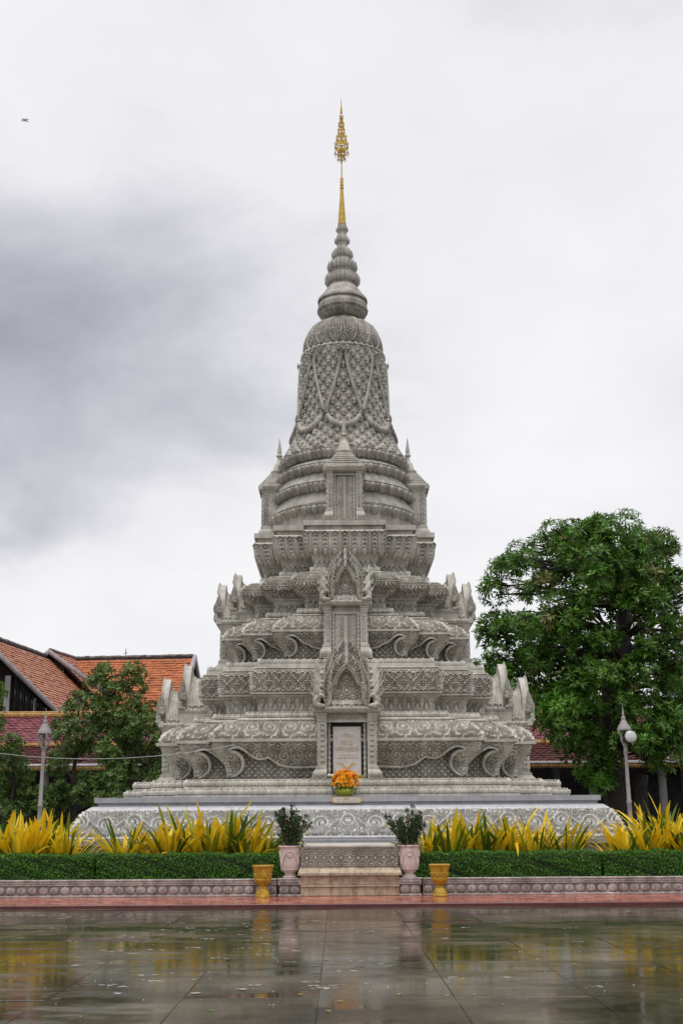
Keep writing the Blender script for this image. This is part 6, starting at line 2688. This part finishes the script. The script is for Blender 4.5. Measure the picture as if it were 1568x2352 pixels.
def mango(label):
    rg = np.random.default_rng(31)
    wy = 9.0
    base = px_at(1415, 1880, wy)
    t = thing('mango_tree', label, 'tree', (base.x, wy, 0))
    o = np.array((base.x, wy, 0))
    P = lambda x, y, dy=0.0: np.array(px_at(x, y, wy + dy)) - o
    m = (DIST + wy) / FPX
    tr = MB()
    # leaning lower trunk, main stem and limbs
    fork = P(1380, 1700)
    tr.tube([P(1440, 1960), P(1432, 1880), P(1412, 1820), P(1392, 1760), P(1384, 1715), P(1388, 1690)], [0.75, 0.62, 0.52, 0.48, 0.46, 0.42], 12, cap=False)
    tr.tube([P(1388, 1700), P(1402, 1640), P(1420, 1560), P(1428, 1480), P(1432, 1400), P(1428, 1320)], [0.42, 0.55, 0.50, 0.36, 0.25, 0.12], 10, cap=False)
    tr.tube([P(1392, 1735), P(1350, 1690), P(1320, 1655), P(1290, 1600)], [0.34, 0.24, 0.18, 0.10], 8, cap=False)
    tr.tube([P(1430, 1880, -.2), P(1466, 1850, -.2), P(1470, 1780, -.1)], [0.5, 0.42, 0.3], 9, cap=True)
    env = []
    # clump centres: px x, px y, depth offset, radius in px
    rows = [(1190, 8, 1225, 1500), ]
    cl = []
    outline = [(1200, 1285, 1470), (1240, 1225, 1540), (1280, 1165, 1590), (1315, 1118, 1610), (1365, 1112, 1640), (1420, 1108, 1650), (1470, 1108, 1660), (1520, 1118, 1660), (1570, 1130, 1650), (1620, 1170, 1640), (1670, 1215, 1620), (1710, 1300, 1600)]
    for y, xa, xb in outline:
        n = max(3, int((xb - xa) / 42))
        for i in range(n):
            x = xa + 25 + (xb - xa - 50) * (i + rg.uniform(-0.25, 0.25)) / max(1, n - 1)
            e_ = 1 - abs(2 * i / (n - 1) - 1)
            for dy in ((-2.2, 1.5) if 0.2 < e_ else (0,)):
                if rg.random() < 0.14:
                    continue
                cl.append((x + rg.normal(0, 10), y + rg.normal(0, 12), dy * (0.6 + e_) + rg.normal(0, 0.5), rg.uniform(22, 40)))
    cl += [(1375, 1790, -0.9, 34), (1350, 1765, -0.8, 28), (1388, 1745, -1.0, 36), (1222, 1600, -1.5, 34), (1250, 1640, -1.6, 40), (1275, 1615, -1.7, 30), (1100, 1455, 0, 14), (1540, 1700, -0.8, 34), (1500, 1690, -0.8, 30), (1555, 1640, -1, 40), (1480, 1735, -0.6, 20), (1396, 1412, 0.6, 24), (1140, 1500, -0.5, 30), (1145, 1545, -0.8, 30), (1165, 1585, -1.0, 30), (1180, 1625, -1.2, 28), (1128, 1345, 0.0, 28), (1160, 1300, 0.3, 30), (1195, 1262, 0.2, 28), (1270, 1215, 0.2, 28)]
    dark, young, old = MB(), MB(), MB()
    stem_pts = [P(1402, 1640), P(1415, 1580), P(1424, 1520), P(1428, 1460), P(1432, 1400), P(1428, 1320), P(1350, 1690), P(1388, 1720)]
    for x, y, dy, r in cl:
        c = P(x, y, dy)
        rr_ = r * m
        n = int(46 * (r / 34) ** 2)
        C, D = clump_pts(c, (rr_ * 1.15, rr_ * 1.1, rr_ * 0.85), n, rg, 0.45)
        D = D * 0.7 + np.array((0, 0, 0.5))
        D /= np.linalg.norm(D, axis=1, keepdims=True)
        w_ = rg.random()
        mbx = dark
        if y > 1560 and dy < -0.7 and x < 1420 and w_ < 0.45:
            mbx = young
        elif w_ > 0.93:
            mbx = old
        k = int(n * (0.9 if mbx is not old else 0.4))
        fs = rg.uniform(0.72, 1.2)
        rosettes(mbx, C[:k], D[:k], rg, 9, 0.30 * fs, 0.075 * fs)
        rosettes(young if mbx is dark else dark, C[k:], D[k:], rg, 9, 0.28 * fs, 0.075 * fs)
        near = min(stem_pts, key=lambda s: np.linalg.norm(s - c) + max(0, s[2] - c[2]) * 1.5)
        bp_ = branch(tr, near, c, 0.09, 0.025, 0.16, rg)
        for q in range(3):
            e2 = c + rand_dirs(1, 0.4, rg)[0] * rr_ * 0.8
            branch(tr, bp_[4], e2, 0.025, 0.01, 0.04, rg, 3)
    tr.build('trunk', M['bark'], t, 60)
    tag(dark.build('crown', M['mango'], t, 0), kind='stuff')
    tag(young.build('crown', M['mango_young'], t, 0), kind='stuff')
    tag(old.build('crown', M['mango_old'], t, 0), kind='stuff')


mango('huge mango tree with dense dark crown, right of the stupa')


def small_tree(name, label, px, wy, cl, seed, leaf='bushleaf', light='bushlight', fl=0.3, group='trees left of the stupa', ln=0.18, wd=0.065, dens=1.2, base_y=1885, droop=0.25):
    rg = np.random.default_rng(seed)
    base = px_at(px, base_y, wy)
    t = thing(name, label, 'tree', (base.x, wy, 0), group)
    o = np.array((base.x, wy, 0))
    P = lambda x, y, dy=0.0: np.array(px_at(x, y, wy + dy)) - o
    m = (DIST + wy) / FPX
    tr, dk, lt = MB(), MB(), MB()
    top = min(c[1] for c in cl)
    spine = [np.array((0, 0, -0.1)) + (P(cl[0][0], top + 25) - np.array((0, 0, -0.1))) * q + rg.normal(0, 0.06, 3) for q in np.linspace(0, 1, 8)]
    tr.tube(spine, list(np.linspace(0.16, 0.03, 8)), 8, cap=False)
    for x, y, dy, r in cl:
        c = P(x, y, dy)
        rr_ = r * m
        n = int(85 * (r / 34) ** 2 * dens)
        C, D = clump_pts(c, (rr_ * 1.1, rr_, rr_ * 0.95), n, rg, 0.35)
        D = D + np.array((0, 0, 0.35))
        D /= np.linalg.norm(D, axis=1, keepdims=True)
        w_ = rg.random() < fl
        k = int(n * (0.25 if w_ else 0.9))
        rosettes(dk, C[:k], D[:k], rg, 8, ln, wd, droop)
        rosettes(lt, C[k:], D[k:], rg, 8, ln, wd, droop)
        near = min(spine, key=lambda s: np.linalg.norm(s - c) + max(0, s[2] - c[2]) * 1.5)
        branch(tr, near, c, 0.05, 0.015, 0.08, rg, 4)
    tr.build('trunk', M['bark'], t, 60)
    tag(dk.build('crown', M[leaf], t, 0), kind='stuff')
    tag(lt.build('crown', M[light], t, 0), kind='stuff')


def fill(rg, poly, step, r0, r1, depth):
    """clump list over (y, x0, x1) rows"""
    out = []
    for y, a, b in poly:
        n = max(1, int((b - a) / step))
        for i in range(n):
            out.append((a + (b - a) * (i + 0.5) / n + rg.normal(0, 6), y + rg.normal(0, 7), rg.normal(0, depth), rg.uniform(r0, r1)))
    return out


rg = np.random.default_rng(51)
small_tree('leafy_tree', 'tall light green leafy tree in front of the orange roof', 262, 8.0,
           fill(rg, [(1545, 225, 262), (1550, 295, 322), (1572, 205, 325), (1600, 200, 325), (1630, 190, 330), (1660, 195, 320), (1690, 200, 330), (1720, 200, 320)], 34, 20, 29, 0.5), 61, fl=0.45)
small_tree('leafy_tree', 'broad dense bushy tree directly left of the stupa', 325, 7.0,
           fill(rg, [(1635, 310, 372), (1665, 290, 375), (1695, 280, 378), (1725, 240, 378), (1760, 220, 378), (1795, 215, 375), (1830, 215, 300), (1850, 240, 300)], 34, 20, 31, 0.6), 62, fl=0.25)
small_tree('leafy_tree', 'loose tree with hanging branches between lamp post and tall tree', 165, 8.6,
           fill(rg, [(1600, 160, 200), (1630, 140, 200), (1665, 125, 200), (1700, 120, 210), (1735, 118, 215), (1775, 115, 220), (1815, 110, 215), (1850, 110, 230)], 36, 19, 28, 0.5), 63, fl=0.2)
small_tree('leafy_tree', 'dark bushy tree at the left edge below the maroon roof', 40, 8.2,
           fill(rg, [(1700, 0, 35), (1745, -10, 75), (1785, -15, 85), (1820, -15, 95), (1850, -15, 110)], 36, 22, 32, 0.5), 64, fl=0.05)
small_tree('leafy_tree', 'pale green branch tips at the left edge beside the glazed gable', -25, 10.0,
           fill(rg, [(1590, -30, 10), (1625, -30, 18), (1655, -30, 14), (1680, -30, 5)], 30, 18, 24, 0.4), 65, fl=0.6)
small_tree('leafy_tree', 'small dark tree showing between stupa and mango tree', 1090, 12.0,
           fill(rg, [(1525, 1075, 1120), (1560, 1090, 1160), (1600, 1110, 1200), (1650, 1120, 1210)], 34, 20, 28, 0.5), 66, fl=0.15, leaf='mango', light='mango_young', group='trees right of the stupa')
small_tree('leafy_tree', 'dark leafy tree at the right edge behind the mango', 1585, 13.0,
           fill(rg, [(1560, 1520, 1600), (1600, 1510, 1600), (1640, 1500, 1600), (1680, 1510, 1600), (1715, 1530, 1600)], 36, 24, 34, 0.6), 67, fl=0.1, leaf='mango', light='mango', group='trees right of the stupa')

# low undergrowth closing the foot of the trees
def undergrowth(label, x0, x1, wy, seed):
    rg = np.random.default_rng(seed)
    n = int((x1 - x0) * 260)
    C = np.stack([rg.uniform(x0, x1, n), wy + rg.normal(0, 0.5, n), rg.uniform(0.0, 1.5, n)], 1)
    mb = MB()
    rosettes(mb, C, rand_dirs(n, 0.6, rg), rg, 7, 0.22, 0.06)
    tag(mb.build('undergrowth', M['mango'], smooth=0), label, 'bushes', kind='stuff')


undergrowth('dark low undergrowth below the trees on the left', -17.5, -7.4, 5.5, 71)

# weeds rooted in the joints of the stupa
def weed(px, py, wy, n, s, label, m):
    p = px_at(px, py, wy)
    rg = np.random.default_rng(n + px)
    mb = MB()
    C = rg.normal(0, s * 0.5, (n, 3)) * np.array((1, 0.35, 1))
    leaf_quads(mb, C, rand_dirs(n, 0.1, rg), rand_dirs(n, 0.3, rg) + np.array((0, -1, 0)), rg.uniform(0.07, 0.13, n), rg.uniform(0.04, 0.07, n))
    mb.tube([(0, 0.25, -s * 0.6), (0, 0.1, -s * 0.2), (0, 0, 0)], 0.008, 5)
    t = tag(mb.build('weed', m, loc=p, smooth=0), label, 'weed')
    t['group'] = 'weeds growing on the stupa'


weed(859, 1327, -3.55, 26, 0.14, 'light green weed growing right of the upper gable', M['bushlight'])
weed(836, 1312, -3.65, 12, 0.08, 'small green weed among the upper gable flames', M['bushlight'])
weed(546, 1415, -0.65, 22, 0.13, 'dark green weed hanging beside the upper left gable roof', M['mango'])

# fallen leaves on the wet slabs
rf = random.Random(9)
for i, (x, y, where) in enumerate(((484, 2322, 'bright green leaf flat on the wet slabs, lower left'), (754, 2323, 'yellow leaf on the wet slabs at the bottom middle'), (918, 2284, 'yellow leaf on the wet slabs right of the middle joint'), (1025, 2287, 'yellow leaf on the wet slabs near the right joint'),
                                   (895, 2220, 'pale leaf on the wet slabs beyond the middle'), (781, 2300, 'small yellow leaf in the reflection of the bouquet'), (688, 2284, 'small yellow leaf on the wet slabs left of the middle'), (1318, 2215, 'pale leaf on the wet slabs far right'))):
    d = px_dir(x, y)
    t = (0.005 - EYE) / d.z
    p = Vector((CAMX, -DIST, EYE)) + d * t
    mb = MB()
    a = rf.uniform(0, TAU)
    P = np.zeros((3, 6, 3))
    for j in range(6):
        q = j / 5
        w_ = 0.035 * math.sin(math.pi * min(1, q * 0.92 + 0.05))
        for k, s in enumerate((-1, 0, 1)):
            xx, yy = (q - 0.5) * 0.065, s * w_ * 0.5
            P[k, j] = (xx * math.cos(a) - yy * math.sin(a), xx * math.sin(a) + yy * math.cos(a), 0.004 * (abs(s)) + 0.003 * math.sin(q * 3))
    mb.grid(P)
    tag(mb.build('fallen_leaf', M['fallen'] if i else M['mango_young'], smooth=60, loc=p), where, 'leaf', 'fallen leaves on the wet slabs')

# rain drops, and flat splash flecks whose pale colour stands in for sky glints
sp_ = MB()
rg = np.random.default_rng(77)
for i in range(130):
    d_ = rg.uniform(10.5, 23.3)
    x = rg.uniform(-0.31, 0.31) * d_ if i % 3 else rg.uniform(-0.30, -0.05) * d_
    c = np.array((x, -DIST + d_, 0.004))
    r = rg.uniform(0.004, 0.009)
    sp_.dome(tuple(c + [0, 0, 0.03 * rg.random()]), r, 5, 2, True)
for i in range(120):
    d_ = rg.uniform(12.0, 22.5)
    x = (rg.normal(-0.11, 0.08) if i % 4 else rg.uniform(-0.3, 0.3)) * d_
    a0 = rg.uniform(0, TAU)
    L_ = rg.uniform(0.05, 0.15)
    for k in range(rg.integers(3, 7)):
        sp_.dome((x + rg.normal(0, L_ * 0.6), -DIST + d_ + rg.normal(0, L_ * 0.35), 0.001), rg.uniform(0.008, 0.028), 7, 2, False, (1.5, 0.8, 0.05))
wm = mat('splash_glint', (0.42, 0.42, 0.41), 0.3, var=0.02)
tag(sp_.build('splashes_and_glints', wm, smooth=60), 'small rain splashes and pale painted sky glints over the wet slabs', 'splashes', kind='stuff')

# dragonfly in the sky, about fourteen metres off
dfp = px_at(58, 276, -DIST + 12)
df = thing('dragonfly', 'tiny dragonfly hovering in the upper left sky', 'insect', dfp)
mb = MB()
mb.tube([(0.004, 0, 0.028), (0.002, 0, 0.012), (0, 0, 0), (-0.004, 0, -0.022)], [0.003, 0.005, 0.0055, 0.002], 6)
mb.build('body', M['insect'], df, 40)
wing = mat('smoky_wing', (0.34, 0.34, 0.36), 0.3)
for s, z, up_ in ((-1, 0.006, 0.10), (-1, -0.004, -0.04), (1, 0.004, 0.04), (1, -0.006, -0.12)):
    mb = MB()
    P = np.zeros((2, 6, 3))
    for j in range(6):
        q = j / 5
        w_ = 0.004 + 0.006 * math.sin(math.pi * min(1, q + 0.1))
        for k, e_ in enumerate((-1, 1)):
            P[k, j] = (s * (0.004 + 0.042 * q), 0, z + up_ * 0.15 * q + e_ * w_)
    mb.grid(P)
    mb.build('wing', wing, df, 40)
